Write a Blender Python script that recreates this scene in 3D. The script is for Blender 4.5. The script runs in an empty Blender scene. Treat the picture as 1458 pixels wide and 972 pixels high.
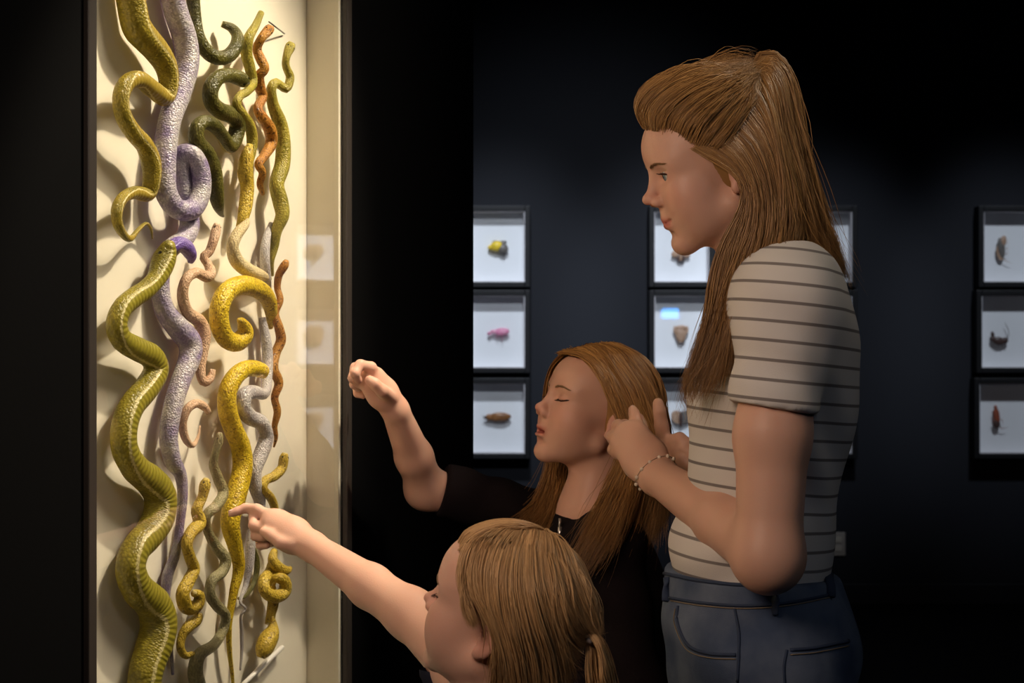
import bpy, math, random
import numpy as np
from mathutils import Vector, Matrix
random.seed(4); RNG = np.random.default_rng(4)
SC = bpy.context.scene; COL = SC.collection
F = 2400.0; CAMZ = 1.29                       # focal length in pixels of the 1458 wide frame, eye height

# ------------------------------------------------------------------ camera, world, lights, exposure
cam = bpy.data.cameras.new('camera'); cam_o = bpy.data.objects.new('camera', cam); COL.objects.link(cam_o)
cam.sensor_width = 36; cam.lens = F/1458*36; cam.clip_start = .05
cam_o.location = (0, 0, CAMZ); cam_o.rotation_euler = (math.pi/2, 0, 0)
cam.dof.use_dof = True; cam.dof.focus_distance = 2.2; cam.dof.aperture_fstop = 11
SC.camera = cam_o
world = bpy.data.worlds.new('world'); SC.world = world; world.use_nodes = True
world.node_tree.nodes['Background'].inputs[0].default_value = (.35, .42, .6, 1)
world.node_tree.nodes['Background'].inputs[1].default_value = .002
SC.view_settings.view_transform = 'Standard'; SC.view_settings.look = 'None'
SC.view_settings.gamma = 1; SC.view_settings.exposure = 0; SC.view_settings.use_curve_mapping = False

def spot(name, loc, target, energy, col, angle, blend, size):
    l = bpy.data.lights.new(name, 'SPOT'); l.energy = energy; l.color = col
    l.spot_size = math.radians(angle); l.spot_blend = blend; l.shadow_soft_size = size
    o = bpy.data.objects.new(name, l); COL.objects.link(o); o.location = loc
    o.rotation_euler = (Vector(target)-Vector(loc)).to_track_quat('-Z', 'Y').to_euler()
    return o
# track lamp on the ceiling aimed at the snake case, then a fill
spot('case_key_fill_spot', (.525, 2.254, 2.75), (-.40, 2.26, 1.36), 175, (1, .86, .64), 34, .5, .03)
spot('case_key_fill_spot', (.97, 2.15, 3.0), (-.40, 2.26, 1.33), 215, (1, .86, .66), 27, .5, .42)  # added soft fill that lightens the shadows of the snakes
# added warm fill on the visitors, imitating the glow of the case
spot('visitor_fill', (-.58, 1.0, 1.85), (.16, 2.15, 1.20), 37, (1, .75, .585), 62, .7, .25)
# dim fill added behind the viewer to lift the teenager's shaded back
spot('room_fill', (2.2, -.8, 3.6), (.6, 2.3, 1.0), 30, (.92, .95, 1), 50, .8, .5)
# cool wall washers in front of the specimen boxes, and an added wide fill to lift the box shadows
for x, e in ((-.07, 480), (.83, 480), (1.53, 260), (2.44, 280)):
    spot('wall_washer', (x, 5.7, 4.1), (x, 8.3, 1.35), e, (.80, .88, 1), 24, .9, .12)
spot('wall_washer', (3.6, 7.35, 4.1), (6.3, 7.35, 1.3), 2000, (.86, .9, 1), 26, .8, .12)
spot('wall_fill', (.5, 2.9, 4.1), (.35, 8.3, 1.5), 430, (.84, .9, 1), 30, 1, .2)

# ------------------------------------------------------------------ helpers
def W(px, py, Y): return np.array([(px-729)/F*Y, Y, CAMZ-(py-486)/F*Y])
def PX(Y): return lambda px, py, dy=0.: W(px, py, Y+dy)
def mat(name, col, rough=.6, spec=.3, metal=0, sss=0, noise=None, bump=0, bscale=200, emit=None, estr=0):
    m = bpy.data.materials.new(name); m.use_nodes = True; nt = m.node_tree; b = nt.nodes['Principled BSDF']
    b.inputs['Base Color'].default_value = (*col, 1); b.inputs['Roughness'].default_value = rough
    b.inputs['Specular IOR Level'].default_value = spec; b.inputs['Metallic'].default_value = metal
    if sss:
        b.inputs['Subsurface Weight'].default_value = sss; b.inputs['Subsurface Radius'].default_value = (1, .35, .2)
        b.inputs['Subsurface Scale'].default_value = .006
    if emit: b.inputs['Emission Color'].default_value = (*emit, 1); b.inputs['Emission Strength'].default_value = estr
    tc = nt.nodes.new('ShaderNodeTexCoord')
    if noise:
        c2, sc_, = noise
        n = nt.nodes.new('ShaderNodeTexNoise'); n.inputs['Scale'].default_value = sc_; n.inputs['Detail'].default_value = 4
        nt.links.new(tc.outputs['Object'], n.inputs['Vector'])
        r = nt.nodes.new('ShaderNodeValToRGB'); r.color_ramp.elements[0].position = .35; r.color_ramp.elements[1].position = .7
        r.color_ramp.elements[0].color = (*col, 1); r.color_ramp.elements[1].color = (*c2, 1)
        nt.links.new(n.outputs['Fac'], r.inputs['Fac']); nt.links.new(r.outputs['Color'], b.inputs['Base Color'])
    if bump:
        n = nt.nodes.new('ShaderNodeTexNoise'); n.inputs['Scale'].default_value = bscale; n.inputs['Detail'].default_value = 3
        nt.links.new(tc.outputs['Object'], n.inputs['Vector'])
        bp = nt.nodes.new('ShaderNodeBump'); bp.inputs['Strength'].default_value = bump; bp.inputs['Distance'].default_value = .002
        nt.links.new(n.outputs['Fac'], bp.inputs['Height']); nt.links.new(bp.outputs['Normal'], b.inputs['Normal'])
    return m
def attr_mat(name, rough, spec, sss=0, attr='Col', bump=0, bscale=300, aniso=0):
    m = mat(name, (.5, .5, .5), rough, spec, 0, sss, None, bump, bscale); nt = m.node_tree
    a = nt.nodes.new('ShaderNodeAttribute'); a.attribute_name = attr
    b = nt.nodes['Principled BSDF']; nt.links.new(a.outputs['Color'], b.inputs['Base Color'])
    if aniso: b.inputs['Anisotropic'].default_value = aniso
    return m
def raw_mesh(name, V, Q, smooth=True):
    """V (n,3), Q (m,k) -> mesh"""
    V = np.asarray(V, np.float32); Q = np.asarray(Q, np.int32); k = Q.shape[1]
    me = bpy.data.meshes.new(name); me.vertices.add(len(V)); me.vertices.foreach_set('co', V.ravel())
    me.loops.add(Q.size); me.loops.foreach_set('vertex_index', Q.ravel())
    me.polygons.add(len(Q)); me.polygons.foreach_set('loop_start', np.arange(0, Q.size, k, dtype=np.int32))
    me.update(calc_edges=True)
    me.polygons.foreach_set('use_smooth', np.full(len(Q), smooth)); me.validate(); return me
def set_col(me, C, name='Col'):
    a = me.color_attributes.new(name, 'FLOAT_COLOR', 'POINT')
    C = np.asarray(C, np.float32)
    if C.shape[1] == 3: C = np.concatenate([C, np.ones((len(C), 1), np.float32)], 1)
    a.data.foreach_set('color', C.ravel())
def obj(name, me, m=None, parent=None):
    o = bpy.data.objects.new(name, me); COL.objects.link(o)
    if m is not None and me is not None and len(me.materials) == 0: me.materials.append(m)
    if parent is not None:
        o.parent = parent
        o.matrix_parent_inverse = Matrix.Translation(-Vector(parent.location)) if True else None
    return o
def tag(o, label=None, cat=None, group=None, kind=None):
    for k, v in (('label', label), ('category', cat), ('group', group), ('kind', kind)):
        if v: o[k] = v
    return o
def thing(name, label, cat, loc=(0, 0, 0), group=None):
    o = bpy.data.objects.new(name, None); COL.objects.link(o); o.location = loc; o.empty_display_size = .05
    return tag(o, label, cat, group)
class MB:
    """collects simple solids into one mesh"""
    def __init__(s): s.v = []; s.f = []
    def box(s, lo, hi, ax=None):
        """ax: (origin, X, Y, Z) frame"""
        n = len(s.v)
        for z in (0, 1):
            for y in (0, 1):
                for x in (0, 1):
                    p = np.array([(lo[0], hi[0])[x], (lo[1], hi[1])[y], (lo[2], hi[2])[z]], float)
                    if ax is not None: p = ax[0]+p[0]*ax[1]+p[1]*ax[2]+p[2]*ax[3]
                    s.v.append(tuple(p))
        s.f += [tuple(n+i for i in q) for q in ((0, 2, 3, 1), (4, 5, 7, 6), (0, 1, 5, 4), (2, 6, 7, 3), (0, 4, 6, 2), (1, 3, 7, 5))]
        return s
    def tube(s, pts, rad, n=8, flat=None):
        P = [np.array(p, float) for p in pts]; R = rad if hasattr(rad, '__len__') else [rad]*len(P)
        b0 = len(s.v); up = np.array([.123, .31, .94])
        for i, p in enumerate(P):
            t = P[min(i+1, len(P)-1)]-P[max(i-1, 0)]; t /= np.linalg.norm(t)+1e-12
            a = np.cross(t, up)
            if np.linalg.norm(a) < .05: a = np.cross(t, [1, 0, 0])
            a /= np.linalg.norm(a); b = np.cross(a, t)
            for k in range(n):
                an = 2*math.pi*k/n; s.v.append(tuple(p+R[i]*(a*math.cos(an)+b*math.sin(an)*(flat or 1))))
        for i in range(len(P)-1):
            for k in range(n):
                s.f.append((b0+i*n+k, b0+i*n+(k+1) % n, b0+(i+1)*n+(k+1) % n, b0+(i+1)*n+k))
        s.f.append(tuple(b0+k for k in range(n))[::-1]); s.f.append(tuple(b0+(len(P)-1)*n+k for k in range(n)))
        return s
    def ball(s, c, r, nu=12, nv=8, ax=np.eye(3)):
        """ax columns = axes; r three radii"""
        r = r if hasattr(r, '__len__') else (r,)*3; b0 = len(s.v); c = np.array(c, float)
        for j in range(nv+1):
            th = math.pi*j/nv
            for i in range(nu):
                ph = 2*math.pi*i/nu
                q = np.array([r[0]*math.sin(th)*math.cos(ph), r[1]*math.sin(th)*math.sin(ph), r[2]*math.cos(th)])
                s.v.append(tuple(c+ax@q))
        for j in range(nv):
            for i in range(nu):
                s.f.append((b0+j*nu+i, b0+(j+1)*nu+i, b0+(j+1)*nu+(i+1) % nu, b0+j*nu+(i+1) % nu))
        return s
    def build(s, name, m, parent=None, smooth=True, bevel=0):
        me = bpy.data.meshes.new(name); me.from_pydata(s.v, [], s.f); me.validate(); me.update()
        for p in me.polygons: p.use_smooth = smooth
        o = obj(name, me, m, parent)
        if bevel:
            b = o.modifiers.new('bevel', 'BEVEL'); b.width = bevel; b.segments = 2
        return o
def catmull(P, n):
    """resample control points (k,d) to n points, roughly even in arc length"""
    P = np.asarray(P, float); Q = np.vstack([2*P[0]-P[1], P, 2*P[-1]-P[-2]]); out = []
    for i in range(len(P)-1):
        t = np.linspace(0, 1, 12, endpoint=False)[:, None]; a, b, c, d = Q[i:i+4]
        out.append(.5*((2*b)+(c-a)*t+(2*a-5*b+4*c-d)*t*t+(3*b-a-3*c+d)*t**3))
    out = np.vstack(out+[P[-1:]])
    L = np.r_[0, np.cumsum(np.linalg.norm(np.diff(out[:, :3], axis=0), axis=1))]
    t = np.linspace(0, L[-1], n)
    return np.stack([np.interp(t, L, out[:, j]) for j in range(out.shape[1])], 1)

# ------------------------------------------------------------------ implicit surfaces (smoothly blended bodies)
class SDF:
    def __init__(s, lo, hi, h):
        s.lo = np.array(lo, float); s.h = h; s.n = np.ceil((np.array(hi)-s.lo)/h).astype(int)+1
        s.D = np.full(s.n, .2, np.float32)
    def _sub(s, lo, hi):
        a = np.clip(np.floor((lo-s.lo)/s.h).astype(int), 0, s.n); b = np.clip(np.ceil((hi-s.lo)/s.h).astype(int)+1, 0, s.n)
        if (b <= a).any(): return None, None
        ax = [(s.lo[i]+s.h*np.arange(a[i], b[i])).astype(np.float32) for i in range(3)]
        return tuple(slice(a[i], b[i]) for i in range(3)), (ax[0][:, None, None], ax[1][None, :, None], ax[2][None, None, :])
    def _mix(s, sl, d, k, op):
        D = s.D[sl]
        if op == 'cut': d = -d
        if op == 'add':
            hh = np.maximum(k-np.abs(D-d), 0)/k; s.D[sl] = np.minimum(D, d)-hh*hh*k*.25
        else:
            hh = np.maximum(k-np.abs(D-d), 0)/k; s.D[sl] = np.maximum(D, d)+hh*hh*k*.25
    def caps(s, a, b, ra, rb=None, k=.008, op='add', flat=None):
        a = np.array(a, float); b = np.array(b, float); rb = ra if rb is None else rb
        m = max(ra, rb)+k+3*s.h; sl, g = s._sub(np.minimum(a, b)-m, np.maximum(a, b)+m)
        if sl is None: return s
        ab = b-a; L2 = max(float(ab@ab), 1e-12); X = [g[i]-a[i] for i in range(3)]
        t = np.clip((X[0]*ab[0]+X[1]*ab[1]+X[2]*ab[2])/L2, 0, 1)
        v = [X[i]-t*ab[i] for i in range(3)]
        if flat is not None:
            n, q = flat; n = np.array(n, float)/np.linalg.norm(n); e = (v[0]*n[0]+v[1]*n[1]+v[2]*n[2])*(q-1)
            v = [v[i]+e*n[i] for i in range(3)]
        s._mix(sl, (np.sqrt(v[0]**2+v[1]**2+v[2]**2)-(ra+t*(rb-ra))).astype(np.float32), k, op); return s
    def chain(s, pts, rad, k=.006, flat=None):
        for i in range(len(pts)-1): s.caps(pts[i], pts[i+1], rad[i], rad[i+1], k, flat=flat)
        return s
    def ell(s, c, r, R=np.eye(3), k=.01, op='add'):
        c = np.array(c, float); r = np.array(r, float); m = np.abs(R)@r+k+3*s.h
        sl, g = s._sub(c-m, c+m)
        if sl is None: return s
        X = [g[i]-c[i] for i in range(3)]; k0 = 0; k1 = 0
        for j in range(3):
            q = (X[0]*R[0, j]+X[1]*R[1, j]+X[2]*R[2, j])/r[j]; k0 = k0+q*q; k1 = k1+(q/r[j])**2
        k0 = np.sqrt(k0); k1 = np.sqrt(k1)
        s._mix(sl, (k0*(k0-1)/np.maximum(k1, 1e-6)).astype(np.float32), k, op); return s
    def plane(s, p, n, lo, hi, k=.003):
        """remove what lies on the +n side of the plane inside the box lo..hi"""
        sl, g = s._sub(np.array(lo), np.array(hi)); n = np.array(n, float)/np.linalg.norm(n)
        s._mix(sl, -( -((g[0]-p[0])*n[0]+(g[1]-p[1])*n[1]+(g[2]-p[2])*n[2])).astype(np.float32), k, 'max'); return s
    def mesh(s, name, smooth=1):
        D = s.D; S = D < 0; n = s.n
        c = np.zeros(n-1, np.int8)
        for dx in (0, 1):
            for dy in (0, 1):
                for dz in (0, 1): c += S[dx:n[0]-1+dx, dy:n[1]-1+dy, dz:n[2]-1+dz]
        act = (c > 0) & (c < 8); I = np.argwhere(act); idx = np.full(n-1, -1, np.int32); idx[act] = np.arange(len(I))
        acc = np.zeros((len(I), 3)); cnt = np.zeros(len(I)); crn = [(x, y, z) for x in (0, 1) for y in (0, 1) for z in (0, 1)]
        val = {q: D[I[:, 0]+q[0], I[:, 1]+q[1], I[:, 2]+q[2]].astype(float) for q in crn}
        for a in crn:
            for ax in range(3):
                if a[ax]: continue
                b = list(a); b[ax] = 1; b = tuple(b); va, vb = val[a], val[b]; m = (va < 0) != (vb < 0)
                t = np.where(m, va/np.where(m, va-vb, 1), 0)
                for j in range(3): acc[:, j] += np.where(m, (t if j == ax else a[j]), 0)
                cnt += m
        V = s.lo+(I+acc/cnt[:, None])*s.h; Q = []
        for ax in range(3):
            o1, o2 = [(1, 2), (2, 0), (0, 1)][ax]
            sa = [slice(1, n[i]-1) for i in range(3)]; sb = list(sa); sa[ax] = slice(0, n[ax]-1); sb[ax] = slice(1, n[ax])
            A = S[tuple(sa)]; B = S[tuple(sb)]; off = np.array([1, 1, 1]); off[ax] = 0
            for flip, mm in ((0, A & ~B), (1, B & ~A)):
                G = np.argwhere(mm)+off; e1 = np.zeros(3, int); e1[o1] = 1; e2 = np.zeros(3, int); e2[o2] = 1
                q = np.stack([idx[tuple((G-u).T)] for u in (e1+e2, e2, 0*e1, e1)], 1)
                Q.append(q[:, ::-1] if flip else q)
        Q = np.vstack(Q); Q = Q[(Q >= 0).all(1)]
        for _ in range(smooth):
            acc = np.zeros_like(V); cn = np.zeros(len(V))
            for i in range(4):
                a, b = Q[:, i], Q[:, (i+1) % 4]
                for j in range(3): acc[:, j] += np.bincount(a, V[b, j], len(V))+np.bincount(b, V[a, j], len(V))
                cn += np.bincount(a, minlength=len(V))+np.bincount(b, minlength=len(V))
            V = .5*V+.5*acc/np.maximum(cn, 1)[:, None]
        return V, Q

# ------------------------------------------------------------------ hair strands
def strands(paths, r0, col, name):
    """paths (n,M,3) -> one mesh of thin three-sided tapering strands with a colour per strand"""
    n, M, _ = paths.shape
    T = np.gradient(paths, axis=1); T /= np.linalg.norm(T, axis=2, keepdims=True)+1e-9
    ref = np.array([.31, .83, .46]); A = np.cross(T, ref); A /= np.linalg.norm(A, axis=2, keepdims=True)+1e-9; B = np.cross(T, A)
    t = np.linspace(0, 1, M); tap = np.interp(t, [0, .08, .6, 1], [.5, 1, .9, .15])[None, :, None]
    rr = r0[:, None, None]*tap if hasattr(r0, '__len__') else r0*tap
    ring = [paths+rr*(A*math.cos(a)+B*math.sin(a)) for a in (0, 2.094, 4.189)]
    V = np.stack(ring, 2).reshape(-1, 3)
    base = (np.arange(n)[:, None, None]*M+np.arange(M-1)[None, :, None])*3; k = np.arange(3)[None, None, :]
    Q = np.stack([base+k, base+(k+1) % 3, base+3+(k+1) % 3, base+3+k], -1).reshape(-1, 4)
    C = np.repeat(col, M*3, axis=0)
    return V, Q, C
def hair_paths(guides, n, M=18, thick=.008, wig=.003, clumps=None, push=(), seed=0, root_jit=.0, endjit=.0, len_jit=.0):
    rg = np.random.default_rng(seed); G = np.stack([catmull(g, M) for g in guides]); g = len(G)
    s = rg.random(n)*(g-1); i0 = np.clip(s.astype(int), 0, g-2); f = (s-i0)[:, None, None]
    a, b = G[i0], G[i0+1]; f = f*f*(3-2*f)*.35+f*.65
    P = a*(1-f)+b*f
    t = np.linspace(0, 1, M)
    if root_jit or len_jit:
        st = rg.random(n)**2*root_jit; en = 1-rg.random(n)**1.5*len_jit; ti = st[:, None]+(en-st)[:, None]*t[None, :]; fi = ti*(M-1); k0 = np.clip(fi.astype(int), 0, M-2); ff = (fi-k0)[:, :, None]
        P = np.take_along_axis(P, k0[:, :, None], 1)*(1-ff)+np.take_along_axis(P, k0[:, :, None]+1, 1)*ff
    nc = clumps or max(3, n//22); cid = np.clip((s/(g-1)*nc).astype(int), 0, nc-1)
    ph = rg.random((nc, 3))*6.28; am = rg.normal(0, 1, (nc, 3)); fr = 3+3*rg.random((nc, 1))
    cl = am[cid][:, None, :]*np.sin(fr[cid][:, None, :]*t[None, :, None]*2+ph[cid][:, None, :])
    P = P+wig*cl*t[None, :, None]
    # pull each strand towards the middle of its clump
    for c in range(nc):
        m = cid == c
        if m.sum() > 1:
            ce = P[m].mean(0, keepdims=True); P[m] += (ce-P[m])*(.45*t[None, :, None]**1.5)
    P = P+rg.normal(0, .0012, (n, 1, 3))+rg.normal(0, 1, (n, 1, 3))*(endjit*t[None, :, None]**2)
    lay = .15+.85*rg.random((n, 1)); prof = np.clip(t/.14, 0, 1)[None, :]; lay = lay*prof
    for kind, c, R, rad in push:           # keep strands outside the head
        q = ((P-c)@R)/(rad+ (thick*lay)[:, :, None]*1.0); L = np.linalg.norm(q, axis=2, keepdims=True)
        sc_ = np.where(L < 1, 1/np.maximum(L, .2), 1); P = c+((q*sc_)*(rad+(thick*lay)[:, :, None]))@R.T
    return P
def hair_mesh(name, sheets, mtl, parent, dark, light, cap=None, r=.00062, seed=1):
    rg = np.random.default_rng(seed); Vs, Qs, Cs, o = [], [], [], 0
    dark = np.array(dark); light = np.array(light)
    for P in sheets:
        n = len(P); f = np.clip(rg.beta(2, 2, n)+np.sin(np.arange(n)*.0)*0, 0, 1)[:, None]
        V, Q, C = strands(P, r*(.7+.6*rg.random(n)), dark*(1-f)+light*f, name)
        Vs.append(V); Qs.append(Q+o); Cs.append(C); o += len(V)
    if cap is not None:
        V, Q = cap; Vs.append(V); Qs.append(Q+o); Cs.append(np.tile(dark*.55+light*.45, (len(V), 1)))
    me = raw_mesh(name, np.vstack(Vs), np.vstack(Qs)); set_col(me, np.vstack(Cs))
    return obj(name, me, mtl, parent)
# ------------------------------------------------------------------ room shell
M_WALL = mat('navy_paint', (.0115, .0125, .0165), .75, .2, bump=.15, bscale=90)
M_BLACK = mat('black_paint', (.0016, .0016, .002), .85, .06, bump=.1, bscale=120)
M_FLOOR = mat('dark_carpet', (.006, .006, .0075), .9, .1, noise=((.010, .010, .013), 60), bump=.3, bscale=400)
M_CEIL = mat('black_ceiling', (.004, .004, .005), .9, .1)
def struct(o): return tag(o, kind='structure')
struct(MB().box((-4, -3, -.1), (6.5, 8.6, 0)).build('floor', M_FLOOR, smooth=False))
struct(MB().box((-4, -3, 4.2), (6.5, 8.6, 4.3)).build('ceiling', M_CEIL, smooth=False))
struct(MB().box((-4, 8.3, 0), (6.5, 8.5, 4.2)).build('wall_back', M_WALL, smooth=False))
struct(MB().box((6.32, -3, 0), (6.5, 8.3, 4.2)).build('wall_right', M_WALL, smooth=False))
struct(MB().box((-4, -3, 0), (6.32, -2.8, 4.2)).build('wall_front', M_BLACK, smooth=False))
struct(MB().box((-4, -2.8, 0), (-3.8, 8.3, 4.2)).build('wall_left', M_BLACK, smooth=False))
struct(MB().box((-3.8, 8.28, 0), (6.32, 8.3, .1)).build('baseboard_back', mat('baseboard_black', (.012, .012, .016), .45, .4), smooth=False, bevel=.004))
# partition that holds the snake case: U runs along it, N points to the visitors, glass plane at w = 0
ANG = .41; U = np.array([math.sin(ANG), math.cos(ANG), 0]); N = np.array([math.cos(ANG), -math.sin(ANG), 0]); ZA = np.array([0, 0, 1.])
P0 = np.array([-.3824, 2.3, 0]); DEP = .06
AX = (P0, U, N, ZA)
def on_case(px, py, w):
    a = (px-729)/F; Y = (w+P0@N)/(a*N[0]+N[1]); return W(px, py, Y)
UL = (on_case(131, 486, 0)-P0)@U; UR = (on_case(488, 486, 0)-P0)@U; UE = (on_case(674, 486, 0)-P0)@U
ZB, ZT = .55, 2.05
wp = MB().box((-3.5, -.25, 0), (UL, 0, 4.2), AX).box((UR, -.25, 0), (UE, 0, 4.2), AX)
wp.box((UL, -.25, 0), (UR, 0, ZB), AX).box((UL, -.25, ZT), (UR, 0, 4.2), AX).box((UL, -.25, ZB), (UR, -.1, ZT), AX)
struct(wp.build('wall_partition', M_BLACK, smooth=False))

# ------------------------------------------------------------------ snake case
M_CREAM = mat('cream_board', (.80, .74, .60), .8, .15, bump=.06, bscale=60)
M_FRAME = mat('dark_bronze_frame', (.035, .028, .024), .45, .4)
M_GLASS = bpy.data.materials.new('pane_glass'); M_GLASS.use_nodes = True
nt = M_GLASS.node_tree; nt.nodes.clear()
out = nt.nodes.new('ShaderNodeOutputMaterial'); mx = nt.nodes.new('ShaderNodeMixShader'); tr = nt.nodes.new('ShaderNodeBsdfTransparent')
gl = nt.nodes.new('ShaderNodeBsdfGlossy'); gl.inputs['Roughness'].default_value = .02
fr = nt.nodes.new('ShaderNodeFresnel'); fr.inputs['IOR'].default_value = 1.5
ge = nt.nodes.new('ShaderNodeNewGeometry'); iv = nt.nodes.new('ShaderNodeMath'); iv.operation = 'SUBTRACT'; iv.inputs[0].default_value = 1
ml = nt.nodes.new('ShaderNodeMath'); ml.operation = 'MULTIPLY'; m2 = nt.nodes.new('ShaderNodeMath'); m2.operation = 'MULTIPLY'; m2.inputs[1].default_value = 1.7; m2.use_clamp = True
nt.links.new(ge.outputs['Backfacing'], iv.inputs[1]); nt.links.new(iv.outputs[0], ml.inputs[0]); nt.links.new(fr.outputs[0], ml.inputs[1])
nt.links.new(ml.outputs[0], m2.inputs[0]); nt.links.new(m2.outputs[0], mx.inputs[0]); nt.links.new(tr.outputs[0], mx.inputs[1])
nt.links.new(gl.outputs[0], mx.inputs[2]); nt.links.new(mx.outputs[0], out.inputs['Surface'])
case = thing('display_case', 'tall cream display case with dark frame and glass front, full of mounted snakes', 'display case', tuple(P0+U*(UL+UR)/2+ZA*ZB))
MB().box((UL, -DEP-.01, ZB), (UR, -DEP, ZT), AX).build('back_panel', M_CREAM, case, False)
for a, b in ((UL, UL+.006), (UR-.006, UR)):
    MB().box((a, -DEP, ZB), (b, -.004, ZT), AX).build('side_panel', M_CREAM, case, False)
for a, b in ((ZB, ZB+.006), (ZT-.006, ZT)):
    MB().box((UL+.006, -DEP, a), (UR-.006, -.004, b), AX).build('end_panel', M_CREAM, case, False)
for a, b in ((UL-.016, UL), (UR, UR+.016)):
    MB().box((a, -.002, ZB-.016), (b, .008, ZT+.016), AX).build('frame_bar', M_FRAME, case, False, .002)
for a, b in ((ZB-.016, ZB), (ZT, ZT+.016)):
    MB().box((UL, -.002, a), (UR, .008, b), AX).build('frame_bar', M_FRAME, case, False, .002)
MB().box((UL+.001, -.004, ZB+.001), (UR-.001, -.0005, ZT-.001), AX).build('glass_pane', M_GLASS, case, False)
# thin white label ledge leaning in the lower corner and a mounting pin at the top
a, b = on_case(342, 978, -.035), on_case(402, 921, -.05)
tag(MB().tube([a, b], .0035, 8).build('mounting_rod', mat('white_rod', (.85, .82, .76), .4, .4)), 'thin white mounting rod slanting across the lower corner of the snake case', 'rod')
tag(MB().tube([on_case(383, 31, -.03), on_case(405, 48, -.057)], [.0012, .0012], 6).build('mounting_pin', mat('grey_pin', (.2, .19, .17), .35, .5, .8)), 'thin dark mounting pin at the top of the snake case', 'pin')

# ------------------------------------------------------------------ snakes
def snake_mat(name, back, back2, belly, stripe=None, scale=1400, rough=.38, spot=None):
    m = mat(name, back, rough, .45); nt = m.node_tree; b = nt.nodes['Principled BSDF']; ln = nt.links.new
    def node(t, **k):
        n = nt.nodes.new(t)
        for q, v in k.items():
            if q == 'op': n.operation = v
            else: n.inputs[int(q[1:])].default_value = v
        return n
    uv = node('ShaderNodeUVMap'); sep = node('ShaderNodeSeparateXYZ'); ln(uv.outputs[0], sep.inputs[0])
    tc = node('ShaderNodeTexCoord')
    no = node('ShaderNodeTexNoise'); no.inputs['Scale'].default_value = 38; no.inputs['Detail'].default_value = 5; ln(tc.outputs['Object'], no.inputs['Vector'])
    r = node('ShaderNodeValToRGB'); e = r.color_ramp.elements; e[0].position = .36; e[1].position = .66; e[0].color = (*back, 1); e[1].color = (*back2, 1)
    ln(no.outputs['Fac'], r.inputs['Fac']); colr = r.outputs['Color']
    vo = node('ShaderNodeTexVoronoi'); vo.inputs['Scale'].default_value = 1; vo.feature = 'F1'
    mp = node('ShaderNodeMapping'); mp.inputs['Scale'].default_value = (scale*.27, 30, 1); ln(uv.outputs[0], mp.inputs['Vector']); ln(mp.outputs[0], vo.inputs['Vector'])
    # scales: lighter centres
    mr = node('ShaderNodeMapRange', i1=.1, i2=.75, i3=1.25, i4=.72); ln(vo.outputs['Distance'], mr.inputs[0])
    mu = nt.nodes.new('ShaderNodeMix'); mu.data_type = 'RGBA'; mu.blend_type = 'MULTIPLY'; mu.inputs[0].default_value = .8
    ln(colr, mu.inputs[6]); ln(mr.outputs[0], mu.inputs[7]); colr = mu.outputs[2]
    if spot:
        n2 = node('ShaderNodeTexNoise'); n2.inputs['Scale'].default_value = 260; n2.inputs['Detail'].default_value = 1; ln(tc.outputs['Object'], n2.inputs['Vector'])
        m3 = node('ShaderNodeMapRange', i1=.60, i2=.66, i3=0, i4=1); ln(n2.outputs['Fac'], m3.inputs[0])
        x = nt.nodes.new('ShaderNodeMix'); x.data_type = 'RGBA'; x.inputs[7].default_value = (*spot, 1)
        ln(m3.outputs[0], x.inputs[0]); ln(colr, x.inputs[6]); colr = x.outputs[2]
    d = node('ShaderNodeMath', op='SUBTRACT', i1=.5); ln(sep.outputs['Y'], d.inputs[0]); ab = node('ShaderNodeMath', op='ABSOLUTE'); ln(d.outputs[0], ab.inputs[0])
    bf = node('ShaderNodeMapRange', i1=.165, i2=.195, i3=1, i4=0); ln(ab.outputs[0], bf.inputs[0])
    x = nt.nodes.new('ShaderNodeMix'); x.data_type = 'RGBA'; x.inputs[7].default_value = (*belly, 1)
    ln(bf.outputs[0], x.inputs[0]); ln(colr, x.inputs[6]); colr = x.outputs[2]
    if stripe:
        jn_ = node('ShaderNodeTexNoise'); jn_.inputs['Scale'].default_value = 420; ln(tc.outputs['Object'], jn_.inputs['Vector']); jm = node('ShaderNodeMapRange', i1=.3, i2=.7, i3=-.014, i4=.014); ln(jn_.outputs['Fac'], jm.inputs[0]); ja = node('ShaderNodeMath', op='ADD'); ln(ab.outputs[0], ja.inputs[0]); ln(jm.outputs[0], ja.inputs[1])
        g = node('ShaderNodeMath', op='SUBTRACT', i1=.19); ln(ja.outputs[0], g.inputs[0]); h = node('ShaderNodeMath', op='ABSOLUTE'); ln(g.outputs[0], h.inputs[0])
        k = node('ShaderNodeMapRange', i1=.012, i2=.026, i3=.85, i4=0); ln(h.outputs[0], k.inputs[0])
        x = nt.nodes.new('ShaderNodeMix'); x.data_type = 'RGBA'; x.inputs[7].default_value = (*stripe, 1)
        ln(k.outputs[0], x.inputs[0]); ln(colr, x.inputs[6]); colr = x.outputs[2]
    ln(colr, b.inputs['Base Color'])
    # relief: scales on the back, cross folds on the belly
    wv = node('ShaderNodeMath', op='MULTIPLY', i1=900.); ln(sep.outputs['X'], wv.inputs[0]); sn = node('ShaderNodeMath', op='SINE'); ln(wv.outputs[0], sn.inputs[0])
    hm = nt.nodes.new('ShaderNodeMix'); ln(bf.outputs[0], hm.inputs[0]); inv = node('ShaderNodeMath', op='MULTIPLY', i1=-1.2); ln(vo.outputs['Distance'], inv.inputs[0])
    sm_ = node('ShaderNodeMath', op='MULTIPLY', i1=.32); ln(sn.outputs[0], sm_.inputs[0]); ln(inv.outputs[0], hm.inputs[2]); ln(sm_.outputs[0], hm.inputs[3])
    bp = nt.nodes.new('ShaderNodeBump'); bp.inputs['Strength'].default_value = .75; bp.inputs['Distance'].default_value = .0012
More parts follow.
